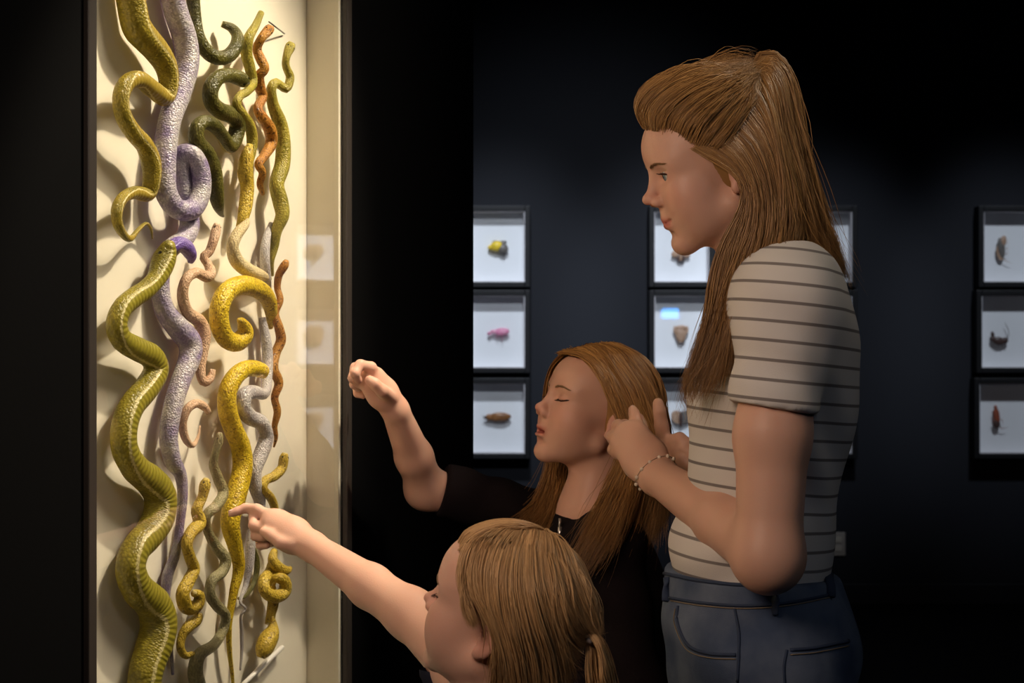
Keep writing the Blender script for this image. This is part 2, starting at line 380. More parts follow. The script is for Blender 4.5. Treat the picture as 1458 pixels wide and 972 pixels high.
    ln(hm.outputs[0], bp.inputs['Height']); ln(bp.outputs[0], b.inputs['Normal'])
    return m
SM = dict(
 olive=snake_mat('olive_scales', (.22, .17, .012), (.36, .27, .025), (.34, .24, .03), (.62, .52, .22)),
 green=snake_mat('green_scales', (.165, .135, .009), (.29, .235, .018), (.26, .22, .02), (.62, .53, .24)),
 purple=snake_mat('silver_violet_scales', (.27, .21, .36), (.58, .54, .52), (.16, .08, .40), None, 1600, .3),
 dark=snake_mat('dark_green_scales', (.058, .054, .008), (.13, .115, .018), (.34, .27, .05), (.45, .38, .14)),
 yellow=snake_mat('yellow_scales', (.62, .42, .012), (.72, .52, .03), (.70, .52, .10), None, 1400, .38, (.28, .17, .01)),
 gold=snake_mat('golden_scales', (.50, .34, .03), (.66, .47, .06), (.65, .52, .2), None, 1400, .38, (.25, .16, .02)),
 pale=snake_mat('pale_silver_scales', (.46, .42, .42), (.62, .58, .54), (.42, .34, .60), None, 1500, .3),
 pink=snake_mat('flesh_pink_scales', (.62, .38, .22), (.74, .50, .32), (.80, .62, .45), None, 1500, .4),
 orange=snake_mat('rusty_orange_scales', (.42, .16, .02), (.55, .26, .04), (.60, .34, .12), None, 1500, .38, (.14, .05, .01)),
 grey=snake_mat('grey_green_scales', (.22, .19, .08), (.36, .32, .16), (.5, .44, .28)),
 violet=snake_mat('deep_violet_scales', (.14, .07, .36), (.34, .26, .52), (.12, .05, .36), None, 1600, .28),
 cream=snake_mat('cream_scales', (.66, .52, .26), (.74, .62, .36), (.72, .6, .4), None, 1500, .4),
 lgreen=snake_mat('yellow_green_scales', (.26, .22, .02), (.44, .36, .05), (.6, .5, .2)),
)
WF = dict(olive=1.13, green=1.0, purple=1.12, violet=1.0, dark=1.22, yellow=1.1, gold=1.24, pale=1.2, pink=1.22, orange=1.3, grey=1.18, lgreen=1.2, cream=1.0)
M_EYE = mat('snake_eye', (.01, .008, .005), .15, .6)
def snake(label, material, pts, depth=None, dors=(.75, -.5), head=None, flatten=1.12, wf=None):
    """pts: (px, py, width px[, height above the board 0..1])"""
    P = np.array([(p[0], p[1], p[2], p[3] if len(p) > 3 else (depth if depth is not None else .45)) for p in pts], float)
    P[:, 2] *= wf or WF[material]
    L = np.linalg.norm(np.diff(P[:, :2], axis=0), axis=1).sum(); n = int(max(16, L/3.2)); S = catmull(P, n)
    S[:, 2] = np.maximum(S[:, 2], 1.2); C = []; R = []
    for px, py, wd, dp in S:
        r = wd*.5*2.27/F; lo, hi = -DEP+r*1.02+.0005, -.0065-r*1.02
        w = lo+(max(hi, lo+.0005)-lo)*min(max(dp, 0), 1); c = on_case(px, py, w); C.append(c); R.append(wd*.5*c[1]/F)
    C = np.array(C); R = np.array(R); m = 14; V = []; UVv = []; T = np.gradient(C, axis=0); T /= np.linalg.norm(T, axis=1, keepdims=True)
    ln_ = np.r_[0, np.cumsum(np.linalg.norm(np.diff(C, axis=0), axis=1))]
    d0 = N*dors[0]+U*dors[1]+ZA*.12; d0 /= np.linalg.norm(d0)
    prev = None
    for i in range(n):
        d = d0-T[i]*(d0@T[i])
        if prev is not None: d = d*.6+ (prev-T[i]*(prev@T[i]))*.9
        d /= np.linalg.norm(d)+1e-9; prev = d; sd = np.cross(T[i], d)
        for k in range(m):
            a = 2*math.pi*k/m; rr = R[i]*(1+.05*math.cos(2*a))
            V.append(C[i]+rr*(d*math.cos(a)/flatten+sd*math.sin(a)))
    V = np.array(V); b = np.arange(n-1)[:, None]*m; k = np.arange(m)[None, :]
    Q = np.stack([b+k, b+(k+1) % m, b+m+(k+1) % m, b+m+k], -1).reshape(-1, 4)
    fs = [tuple(int(x) for x in q) for q in Q]+[tuple(range(m))[::-1], tuple((n-1)*m+j for j in range(m))]
    me = bpy.data.meshes.new('snake'); me.from_pydata([tuple(v) for v in V], [], fs); me.update()
    uvl = me.uv_layers.new(name='UVMap')
    for pi, p in enumerate(me.polygons):
        p.use_smooth = True
        for li, vi in zip(p.loop_indices, p.vertices):
            i, k = divmod(vi, m); kk = k
            if pi < len(Q) and (pi % m) == m-1 and k == 0: kk = m
            uvl.data[li].uv = (ln_[i], kk/m)
    o = obj('snake', me, SM[material]); tag(o, label, 'snake', 'mounted snakes in the display case')
    if head is not None:                      # eyes on both sides of the head
        i = int(np.clip(head*(n-1), 1, n-2)); d = d0-T[i]*(d0@T[i]); d /= np.linalg.norm(d); sd = np.cross(T[i], d)
        for s in (-1, 1):
            MB().ball(C[i]+R[i]*(.62*d/flatten+s*.62*sd), R[i]*.2, 10, 6).build('eye', M_EYE, o)
    return o
snake('thick olive snake hanging from the top edge at the left, looping into a hooked tail', 'olive',
  [(198,-150,6,.3),(190,-120,20,.35),(182,-70,34,.45),(184,-20,40,.5),(188,10,40,.5),(196,41,40,.55),(220,69,36,.6),(236,94,31,.6),(240,120,27,.55),(234,138,25,.5),(216,126,24,.75),(198,113,23,.85),(180,119,23,.85),(172,140,23,.85),(176,166,23,.85),(190,189,24,.85),(206,207,25,.8),(215,231,27,.75),(216,254,25,.65),(210,276,21,.5),(190,274,17,.6),(173,284,16,.7),(166,303,16,.75),(170,325,13,.7),(184,340,9,.5),(197,327,6,.4),(208,318,4.5,.35),(215,326,3.5,.3),(217,340,2,.25)], dors=(-.2, -.9))
snake('silver violet snake down the middle left, coiling in a loop and tapering far below', 'purple',
  [(250,-150,6,.2),(256,-115,18,.2),(248,-65,29,.2),(243,-20,33,.2),(250,15,33,.2),(263,55,33,.25),(266,90,33,.3),(256,130,32,.3),(242,170,31,.35),(236,205,31,.4),(234,245,31,.5),(237,275,30,.6),(252,297,28,.75),(274,297,28,.85),(286,272,27,.9),(284,240,27,.85),(272,219,26,.7),(258,222,25,.3),(258,255,25,.1),(266,290,26,.15),(270,320,27,.3),(262,340,26,.5),(245,352,25,.5),(233,372,25,.2),(228,405,25,.05),(234,440,27,.1),(253,466,31,.25),(270,487,32,.4),(270,510,30,.5),(258,540,27,.5),(246,580,26,.45),(240,622,25,.4),(246,656,23,.4),(257,676,17,.4),(260,706,14,.4),(256,748,12,.3),(250,788,13,.2),(238,822,15,.1),(236,870,10,.05),(243,920,6,.05),(246,960,4,.05)], dors=(.8, -.3))
snake('largest dark green snake with pleated belly, head raised, winding down the left edge', 'green',
  [(243,346,13.6,.95),(240,352,24.9,.95),(235,366,35.0,.92),(229,382,35.0,.9),(222,397,29.4,.88),(208,412,29.4,.85),(190,424,30.5,.8),(173,440,31.6,.8),(166,463,32.8,.8),(174,484,33.9,.8),(196,497,36.2,.75),(216,508,37.3,.7),(222,528,38.4,.6),(208,553,39.5,.7),(187,579,39.5,.75),(177,608,40.7,.8),(178,640,40.7,.8),(193,667,42.9,.75),(216,686,47.5,.7),(228,706,49.7,.6),(226,735,49.7,.55),(212,760,47.5,.6),(193,782,45.2,.75),(186,810,46.3,.8),(196,838,49.7,.75),(218,860,54.2,.6),(226,886,56.5,.55),(222,912,56.5,.5),(213,938,54.2,.5),(206,967,52.0,.5),(206,1010,48,.5),(214,1060,38,.5),(216,1110,24,.45),(210,1150,8,.4)], dors=(-.715, -.70), head=.032)
snake('dark green snake bent in a U at the top centre', 'dark',
  [(276,-115,3,.3),(280,-85,9,.35),(274,-50,14,.4),(274,-15,17,.4),(277,25,17,.4),(282,52,17,.5),(293,72,18,.6),(308,82,18,.7),(324,80,18,.75),(335,68,17,.75),(338,52,15,.6),(330,40,12,.4),(316,34,8,.2)], dors=(.6, -.3))
snake('very dark green snake knotted in two loops below the top centre', 'dark',
  [(352,121,9,.95),(348,117,16,.95),(340,111,19,.9),(324,107,18,.85),(309,112,19,.85),(300,127,20,.85),(301,145,20,.8),(314,158,21,.75),(330,164,22,.6),(338,176,21,.4),(334,198,20,.3),(326,208,18,.45),(316,192,17,.75),(304,178,18,.9),(290,174,18,.9),(280,184,19,.85),(281,203,21,.8),(294,219,22,.7),(303,243,22,.6),(307,270,20,.5),(310,290,16,.4),(314,303,8,.3),(318,308,3,.3)], dors=(.7, -.45), head=.03)
snake('slim leaf green snake at the top right of centre', 'lgreen',
  [(372,18,8,.6),(364,36,10,.6),(354,54,13,.6),(351,76,15,.5),(356,98,14,.5),(360,118,12,.55),(352,130,11,.8),(341,137,11,.85),(337,150,12,.85),(346,164,13,.7),(356,180,14,.5),(359,202,14,.4),(356,224,12,.4),(351,240,8,.4)])
snake('mustard yellow snake reaching down right of centre', 'gold',
  [(356,206,8,.6),(352,222,16,.6),(349,244,20,.5),(352,266,17,.5),(350,290,17,.5),(346,310,14,.5),(340,324,8,.4)], head=.05)
snake('cream coloured snake curving below the mustard one', 'cream',
  [(354,312,5,.8),(349,320,13,.8),(338,333,17,.75),(331,351,19,.7),(337,371,22,.6),(352,384,22,.45),(370,391,17,.3),(384,396,8,.2)])
snake('short violet snake curled over just above the green snake head', 'violet',
  [(238,366,8,.7),(242,354,19,.75),(254,347,23,.8),(266,353,23,.8),(272,365,18,.7),(271,374,8,.6)])
snake('pale lilac strip of a snake hanging at the right below the olive one', 'pale',
  [(386,318,6,.25),(379,342,11,.3),(377,370,13,.3),(380,398,11,.2),(384,424,5,.1)])
snake('bright yellow snake rolled in a big open spiral right of centre', 'yellow',
  [(385,466,8,.2),(386,446,17,.4),(381,425,23,.6),(366,411,26,.75),(344,406,27,.8),(324,415,27,.8),(313,436,27,.8),(313,462,27,.75),(322,482,26,.7),(338,487,26,.75),(349,474,24,.85),(345,460,15,.9),(340,455,6,.9)], dors=(.85, -.2))
snake('long bright yellow snake arching over and running down to a thin tail', 'yellow',
  [(381,531,8,.8),(377,530,18,.8),(366,525,22,.8),(350,525,23,.8),(335,536,25,.8),(324,558,26,.75),(324,584,27,.65),(332,610,27,.5),(343,637,28,.4),(345,668,28,.4),(337,702,29,.45),(328,742,27,.5),(335,778,21,.45),(340,808,17,.4),(332,846,12,.35),(326,888,9,.3),(327,928,7,.25),(331,964,5,.2),(332,990,3,.2)], dors=(.85, -.2), head=.015)
snake('pale lilac snake curled beside the yellow ones, with a wiry tail', 'pale',
  [(373,452,9,.3),(378,480,13,.35),(381,506,14,.4),(380,536,14,.5),(377,560,13,.7),(362,558,17,.85),(349,562,20,.85),(346,580,20,.8),(356,594,20,.7),(372,602,19,.7),(379,622,19,.65),(372,645,19,.6),(363,668,18,.55),(364,694,17,.5),(370,716,15,.4),(364,745,14,.35),(357,772,13,.3),(355,802,12,.3),(350,832,7,.3),(342,856,4,.4),(350,866,3.5,.5),(343,876,3.5,.4),(344,900,5,.3),(344,930,4,.3),(342,954,2.5,.3)], dors=(.85, -.2))
snake('rusty orange snake twisting down from the top right', 'orange',
  [(386,36,7,.9),(383,42,12,.9),(372,55,10,.8),(366,70,11,.6),(372,86,12,.7),(377,98,11,.8),(369,108,12,.6),(370,124,13,.5),(374,138,11,.5),(367,154,11,.6),(374,168,13,.7),(384,184,15,.7),(386,204,14,.6),(376,222,11,.7),(368,234,10,.8),(374,246,9,.8),(370,262,8,.6),(374,276,5,.5)], head=.05)
snake('olive snake on the far right with its small head lifted free', 'lgreen',
  [(416,61,9,.95),(413,67,13,.95),(408,80,10,.9),(407,94,10,.85),(413,110,11,.85),(408,126,11,.8),(400,122,11,.7),(392,118,12,.65),(386,128,13,.6),(389,150,15,.55),(398,174,18,.5),(403,202,19,.5),(402,234,20,.5),(394,262,19,.5),(399,286,20,.6),(402,306,18,.7),(394,328,14,.5),(391,350,11,.4),(386,372,8,.3),(388,392,4,.2)], head=.03)
snake('thin burnt orange snake zigzagging along the right edge', 'orange',
  [(408,371,6,.8),(405,378,10,.8),(397,392,9,.6),(395,410,8,.5),(399,427,8,.6),(392,446,9,.5),(397,466,11,.6),(400,484,12,.6),(393,502,11,.5),(389,524,12,.5),(397,545,11,.6),(391,566,9,.5),(395,586,9,.5),(391,606,7,.4),(393,622,5,.4),(390,636,2.5,.3)])
snake('flesh pink snake with curled coils in the middle of the case', 'pink',
  [(309,318,7,.8),(308,326,12,.8),(304,342,12,.8),(298,358,11,.7),(290,366,11,.6),(296,376,11,.7),(300,388,14,.9),(294,394,14,.9),(279,388,13,.85),(265,398,13,.8),(260,420,14,.7),(267,444,15,.6),(284,458,17,.5),(290,478,18,.5),(288,504,14,.5),(285,526,13,.5),(290,544,11,.6),(300,538,10,.7),(303,526,7,.7)], head=.03)
snake('small pinkish tan snake in an open hoop, left of the yellow snake', 'pink',
  [(297,588,7,.9),(292,580,10,.9),(280,574,11,.85),(267,582,11,.75),(260,602,11,.6),(264,624,10,.5),(274,634,7,.4),(282,622,4,.3),(285,606,2.5,.25)])
snake('slim grey green snake waving down the lower centre', 'grey',
  [(313,616,6,.7),(312,626,12,.7),(307,644,10,.6),(304,662,12,.5),(311,682,14,.5),(318,702,14,.6),(308,720,14,.7),(294,734,13,.6),(296,756,12,.5),(308,778,14,.5),(321,796,15,.6),(316,814,14,.6),(302,826,14,.6),(299,846,14,.6),(309,862,14,.6),(321,876,13,.6),(317,898,13,.5),(304,918,14,.6),(284,932,17,.7),(278,956,20,.6),(284,985,20,.5),(280,1010,17,.5),(272,1045,12,.45),(276,1080,7,.4),(273,1110,3,.35)], head=.02)
snake('ochre snake tangled beside the green giant, lower left', 'gold',
  [(294,681,7,.8),(292,690,14,.8),(288,708,12,.7),(280,726,14,.6),(284,744,17,.6),(272,758,15,.7),(266,774,14,.75),(270,792,14,.7),(276,810,15,.6),(268,828,16,.7),(260,846,17,.75),(266,864,18,.7),(280,862,16,.85),(284,848,13,.9),(276,844,9,.9)], head=.03)
snake('short ochre snake hanging below the tangled one, lower left', 'gold',
  [(284,872,8,.7),(280,882,14,.7),(268,892,14,.7),(259,906,11,.6),(257,922,10,.6),(264,933,9,.6),(275,930,6,.6)])
snake('small yellow snake with lifted head above the pointing hand', 'gold',
  [(406,645,7,.9),(404,653,12,.9),(401,667,12,.85),(390,678,12,.8),(378,684,11,.7),(375,696,11,.7),(385,708,11,.6),(391,724,10,.5),(390,750,9,.4),(391,772,6,.3)], head=.05)
snake('yellow snake curled in a cup shape at the lower right', 'gold',
  [(414,808,5,.7),(408,812,11,.7),(396,808,15,.6),(388,796,12,.5),(391,784,8,.4),(385,812,13,.3),(376,826,14,.45),(378,842,15,.6),(392,849,16,.7),(405,842,16,.75),(405,827,15,.8),(393,822,13,.6),(386,832,11,.4),(389,856,14,.3),(386,874,12,.3),(384,888,12,.35)])
snake('plump yellow snake end hanging like a drop at the lower right', 'gold',
  [(388,878,4,.5),(389,888,10,.5),(387,900,19,.5),(380,914,24,.55),(375,926,21,.55),(371,936,10,.5)])
snake('slim dark green snake dangling between the yellow ones at the bottom', 'dark',
  [(362,780,4,.1),(366,800,7,.1),(363,825,7,.1),(352,846,5,.15),(340,852,4,.15)])

# ------------------------------------------------------------------ specimen boxes on the back wall
M_BOXW = mat('white_mount_board', (.80, .82, .84), .8, .2); M_BOXF = mat('black_box_frame', (.006, .006, .007), .5, .3); M_BOXI = mat('grey_liner', (.62, .60, .62), .8, .2)
SPEC = {}
def specimen_box(label, c, wd, ht, yaw=0, group='lit specimen boxes on the back wall', src=[None]):
    """c: centre of the white board; frame stands .095 proud of the wall"""
    ca, sa = math.cos(yaw), math.sin(yaw); X = np.array([ca, sa, 0]); Yo = np.array([-sa, ca, 0]); ax = (np.array(c), X, Yo, ZA)
    t = thing('specimen_box', label, 'shadow box', tuple(c), group); D = .078; fw = .026; hw, hh = wd/2, ht/2
    MB().box((-hw, 0, -hh), (hw, .008, hh), ax).build('mount_board', M_BOXW, t, False)
    for s in (-1, 1):
        MB().box((s*hw-(s > 0)*-.0-(.0 if s > 0 else fw), -D, -hh-fw), (s*hw+(fw if s > 0 else 0), .008, hh+fw), ax).build('frame_side', M_BOXF, t, False, .003)
        MB().box((-hw, -D, s*hh-(fw if s < 0 else 0)), (hw, .008, s*hh+(fw if s > 0 else 0)), ax).build('frame_rail', M_BOXF, t, False, .003)
    for s in (-1, 1):
        MB().box((s*hw-(.004 if s > 0 else 0), -D+.008, -hh), (s*hw+(.004 if s < 0 else 0), 0, hh), ax).build('liner', M_BOXI, t, False)
        MB().box((-hw+.004, -D+.008, s*hh-(.004 if s > 0 else 0)), (hw-.004, 0, s*hh+(.004 if s < 0 else 0)), ax).build('liner', M_BOXI, t, False)
    MB().box((-hw+.001, -D+.004, -hh+.001), (hw-.001, -D+.007, hh-.001), ax).build('glass_pane', M_GLASS, t, False)
    return t
YB = 8.29
def boxpx(x0, x1, y0, y1): a = W(x0, y1, YB); b = W(x1, y0, YB); return (a+b)/2, b[0]-a[0], b[2]-a[2]
rows = {'top': (302, 402), 'middle': (421, 523), 'bottom': (545, 644)}
cols = {'nearest the snake case': (672, 747), 'behind the teenager\'s face and hands': (930, 1007), 'half hidden behind the teenager\'s back': (1133, 1209), 'at the right edge': (1395, 1474)}
CEN = {}
for ci, (cn, (x0, x1)) in enumerate(cols.items()):
    for ri, (rn, (y0, y1)) in enumerate(rows.items()):
        sh = (ri*-3 if ci == 3 else 0)
        c, w_, h_ = boxpx(x0+sh, x1+sh, y0, y1); CEN[ci, ri] = c
        specimen_box(f'{rn} lit white specimen box of the column {cn}', c, w_, h_)
for ri, py in enumerate((360, 479, 599)):        # column on the right-hand wall, seen mirrored in the case glass
    for k, yy in enumerate((7.35,)):
        z = CAMZ-(py-486)/F*10.65
        specimen_box(f'{["top", "middle", "bottom"][ri]} specimen box of the side wall column mirrored in the case glass', np.array([6.31, yy, z]), .33, .345, -math.pi/2, 'specimen boxes on the side wall')
# insects: body pieces, wings, legs
def insect(label, cat, c, kind, R=None):
    c = np.array(c)+np.array([0, -.025, 0]); t = thing(cat.replace(' ', '_'), label, cat, tuple(c)); s = .001
    g = lambda x, z, y=0: c+np.array([x*s, y*s, z*s])
    def leg(pts, m, r=1.6): MB().tube([g(*p) for p in pts], [r*s]*(len(pts)-1)+[r*.4*s], 6).build('leg', m, t)
    return t, g, leg, s
def im(n, c, c2=None): return mat(n, c, .4, .4, noise=(c2 or tuple(v*1.6 for v in c), 90))
def bug(label, cat, c, parts, legs, legm):
    t, g, leg, s = insect(label, cat, c, None)
    for nm, m, x, z, rx, ry, rz, rot in parts:
        a = math.radians(rot); Rm = np.array([[math.cos(a), 0, -math.sin(a)], [0, 1, 0], [math.sin(a), 0, math.cos(a)]])
        MB().ball(g(x, z), (rx*s, ry*s, rz*s), 16, 10, Rm).build(nm, m, t)
    for L in legs: leg(L, legm)
i_blk = im('insect_black', (.02, .018, .015)); i_yel = im('insect_yellow', (.62, .44, .03)); i_gry = im('insect_grey', (.12, .11, .10)); i_pnk = im('insect_pink', (.62, .16, .32), (.75, .4, .5))
i_brn = im('insect_brown', (.16, .06, .02), (.35, .16, .05)); i_tan = im('insect_tan', (.36, .22, .14), (.5, .34, .24)); i_drk = im('insect_dark', (.06, .035, .03)); i_red = im('insect_red', (.36, .08, .04), (.2, .08, .05))
bug('yellow and black bumblebee in the top box nearest the snake case', 'bee', CEN[0, 0]+ZA*-.004,
    [('abdomen', i_gry, 22, -4, 28, 20, 26, -15), ('thorax', i_yel, -8, 8, 32, 22, 26, 10), ('head', i_yel, -38, 2, 14, 12, 13, 0), ('wing', i_gry, 14, 22, 30, 3, 13, 15), ('wing', i_gry, -6, 26, 24, 3, 10, -10)],
    [[(20, -18), (28, -36), (24, -52)], [(0, -12), (-4, -30)], [(-22, -8), (-34, -26)], [(32, -14), (44, -24)]], i_blk)
bug('pink blossom shaped mantis in the middle box nearest the snake case', 'mantis', CEN[0, 1]+ZA*-.01,
    [('abdomen', i_pnk, 22, 6, 34, 10, 16, 12), ('thorax', i_pnk, -14, 8, 26, 8, 11, -8), ('head', i_pnk, -44, 2, 10, 8, 8, 0), ('wing', i_pnk, 16, 16, 36, 4, 12, 4)],
    [[(10, 0), (20, -22), (16, -46)], [(-4, 0), (-10, -18), (4, -30)], [(-24, 2), (-44, -10), (-54, -4)], [(36, 0), (48, -16)]], i_pnk)
bug('flat reddish brown beetle in the bottom box nearest the snake case', 'beetle', CEN[0, 2]+ZA*.004,
    [('wing_case', i_brn, 12, 4, 52, 14, 19, -2), ('wing_case', i_brn, 8, -4, 50, 14, 17, 2), ('thorax', i_brn, -42, 0, 20, 12, 16, 0), ('head', i_drk, -60, -2, 10, 8, 9, 0)],
    [[(20, -14), (34, -30)], [(-10, -12), (-14, -28)], [(-40, -8), (-58, -20)], [(-62, 2), (-80, -8)], [(-62, 4), (-82, 6)]], i_drk)
bug('dull brown moth in the box behind the teenager\'s chin', 'moth', CEN[1, 0]+ZA*-.03,
    [('body', i_tan, 0, -6, 9, 8, 34, 0), ('wing', i_tan, -22, 0, 26, 3, 18, 30), ('wing', i_tan, 22, 0, 26, 3, 18, -30), ('wing', i_drk, 0, -22, 22, 3, 20, 0)], [[(-3, 28), (-14, 44)], [(3, 28), (14, 44)]], i_drk)
bug('tan brown leaf insect with spread legs in the box behind the teenager\'s hair', 'leaf insect', CEN[1, 1]+ZA*-.01,
    [('body', i_tan, 0, -4, 26, 10, 40, 4), ('thorax', i_tan, 2, 28, 30, 8, 14, 0), ('wing', i_tan, -20, 14, 16, 3, 24, 20), ('wing', i_tan, 22, 14, 16, 3, 24, -20)],
    [[(-8, -36), (-10, -58)], [(8, -36), (12, -58)], [(-24, 28), (-40, 44)], [(26, 28), (40, 44)], [(18, -10), (30, -30)]], i_tan)
bug('grey lilac moth in the box behind the teenager\'s hands', 'moth', CEN[1, 2]+ZA*.0,
    [('body', i_drk, 0, -6, 10, 8, 38, 0), ('wing', i_tan, -20, 4, 26, 3, 34, 20), ('wing', i_gry, 20, 4, 26, 3, 34, -20)], [[(-3, 28), (-14, 44)], [(3, 28), (14, 44)]], i_drk)
bug('dark beetle in the top box behind the teenager\'s ponytail', 'beetle', CEN[2, 0]-ZA*.01, [('wing_case', i_drk, 0, -8, 24, 12, 36, 0), ('thorax', i_drk, 0, 32, 18, 10, 14, 0), ('head', i_drk, 0, 48, 10, 8, 8, 0)], [[(s*18, z), (s*38, z-8)] for s in (-1, 1) for z in (20, 0, -20)], i_drk)
bug('brown moth in the middle box hidden behind the teenager\'s shoulder', 'moth', CEN[2, 1]-ZA*.01, [('body', i_drk, 0, 0, 9, 8, 34, 0), ('wing', i_brn, -24, 6, 28, 3, 22, 20), ('wing', i_brn, 24, 6, 28, 3, 22, -20)], [[(-3, 28), (-14, 44)], [(3, 28), (14, 44)]], i_drk)
bug('black beetle in the bottom box hidden behind the teenager\'s waist', 'beetle', CEN[2, 2]-ZA*.01, [('wing_case', i_blk, 0, -8, 22, 12, 34, 0), ('thorax', i_blk, 0, 30, 16, 10, 13, 0), ('head', i_blk, 0, 46, 9, 8, 8, 0)], [[(s*16, z), (s*36, z-8)] for s in (-1, 1) for z in (20, 0, -20)], i_blk)
bug('greyish curved leaf mimic in the top box at the right edge', 'leaf insect', CEN[3, 0]+np.array([-.03, 0, -.005]),
    [('body', i_gry, -8, 0, 18, 8, 52, 8), ('thorax', i_tan, 2, 34, 16, 8, 28, -10), ('wing', i_tan, -14, -22, 18, 3, 40, 10)],
    [[(-8, -46), (14, -64), (42, -74)], [(8, 30), (24, 22), (28, 40)], [(6, 4), (24, -6), (28, 10)], [(0, -22), (20, -30), (26, -16)]], i_tan)
bug('dark curled scorpion with raised tail in the middle box at the right edge', 'scorpion', CEN[3, 1]+np.array([-.03, 0, -.03]),
    [('body', i_drk, -10, -16, 32, 12, 20, -10), ('head', i_drk, -36, -6, 15, 10, 14, 0), ('claw', i_drk, -40, 16, 9, 8, 16, 10), ('abdomen', i_drk, 18, -14, 20, 10, 16, 25)],
    [[(30, -8), (40, 12), (38, 38), (26, 62), (20, 76)], [(-10, -30), (-16, -46)], [(6, -32), (8, -48)], [(-28, -22), (-40, -36)], [(20, -26), (30, -38)]], i_drk)
bug('rusty red stick insect with a trailing tail in the bottom box at the right edge', 'stick insect', CEN[3, 2]+np.array([-.04, 0, -.0]),
    [('body', i_red, 0, 8, 16, 9, 46, 6), ('abdomen', i_drk, 0, -28, 18, 9, 24, 0), ('head', i_red, -6, 52, 9, 8, 10, 0)],
    [[(6, -44), (30, -52), (54, -46)], [(10, 0), (28, -10), (32, -34)], [(-12, 20), (-24, 36)], [(-12, -10), (-26, -28)]], i_red)
for ri, py in enumerate((360, 479, 599)):
    z = CAMZ-(py-486)/F*10.65
    t = thing('moth', ['round winged', 'spread winged', 'oval'][ri]+' dull brown moth in the '+['top', 'middle', 'bottom'][ri]+' side wall box mirrored in the case glass', 'moth', (6.28, 7.35, z), 'moths on the side wall')
    MB().ball((6.28, 7.35, z-.01), (.008, .012, .06), 12, 8).build('body', i_drk, t)
    for s in (-1, 1): MB().ball((6.283, 7.35+s*.03, z+.015), (.004, .045, .04 if ri != 1 else .06), 14, 8).build('wing', i_tan, t)
# wall outlet by the floor
oc = W(1193, 774, 8.3); t = thing('wall_outlet', 'pale wall outlet low on the dark back wall', 'outlet', tuple(oc))
MB().box((-.036, -.008, -.058), (.036, 0, .058), (oc, np.array([1., 0, 0]), np.array([0, 1., 0]), ZA)).build('cover_plate', mat('outlet_ivory', (.28, .25, .22), .5, .4), t, False, .003)
for dz in (-.022, .022):
    MB().box((-.017, -.011, dz-.014), (.017, -.008, dz+.014), (oc, np.array([1., 0, 0]), np.array([0, 1., 0]), ZA)).build('socket', mat('outlet_socket', (.4, .36, .3), .5, .4), t, False, .002)
# small blue screen on the wall behind the viewer (its glint shows in a box glass)
t = thing('info_screen', 'small glowing blue info screen mirrored in the specimen box glass', 'screen', (1.8, -2.79, 1.60))
MB().box((1.69, -2.8, 1.54), (1.91, -2.775, 1.68)).build('bezel', M_BOXF, t, False, .004)
MB().box((1.705, -2.775, 1.555), (1.895, -2.772, 1.665)).build('display', mat('blue_screen', (.02, .1, .4), .4, .3, emit=(.05, .35, 1), estr=26), t, False)
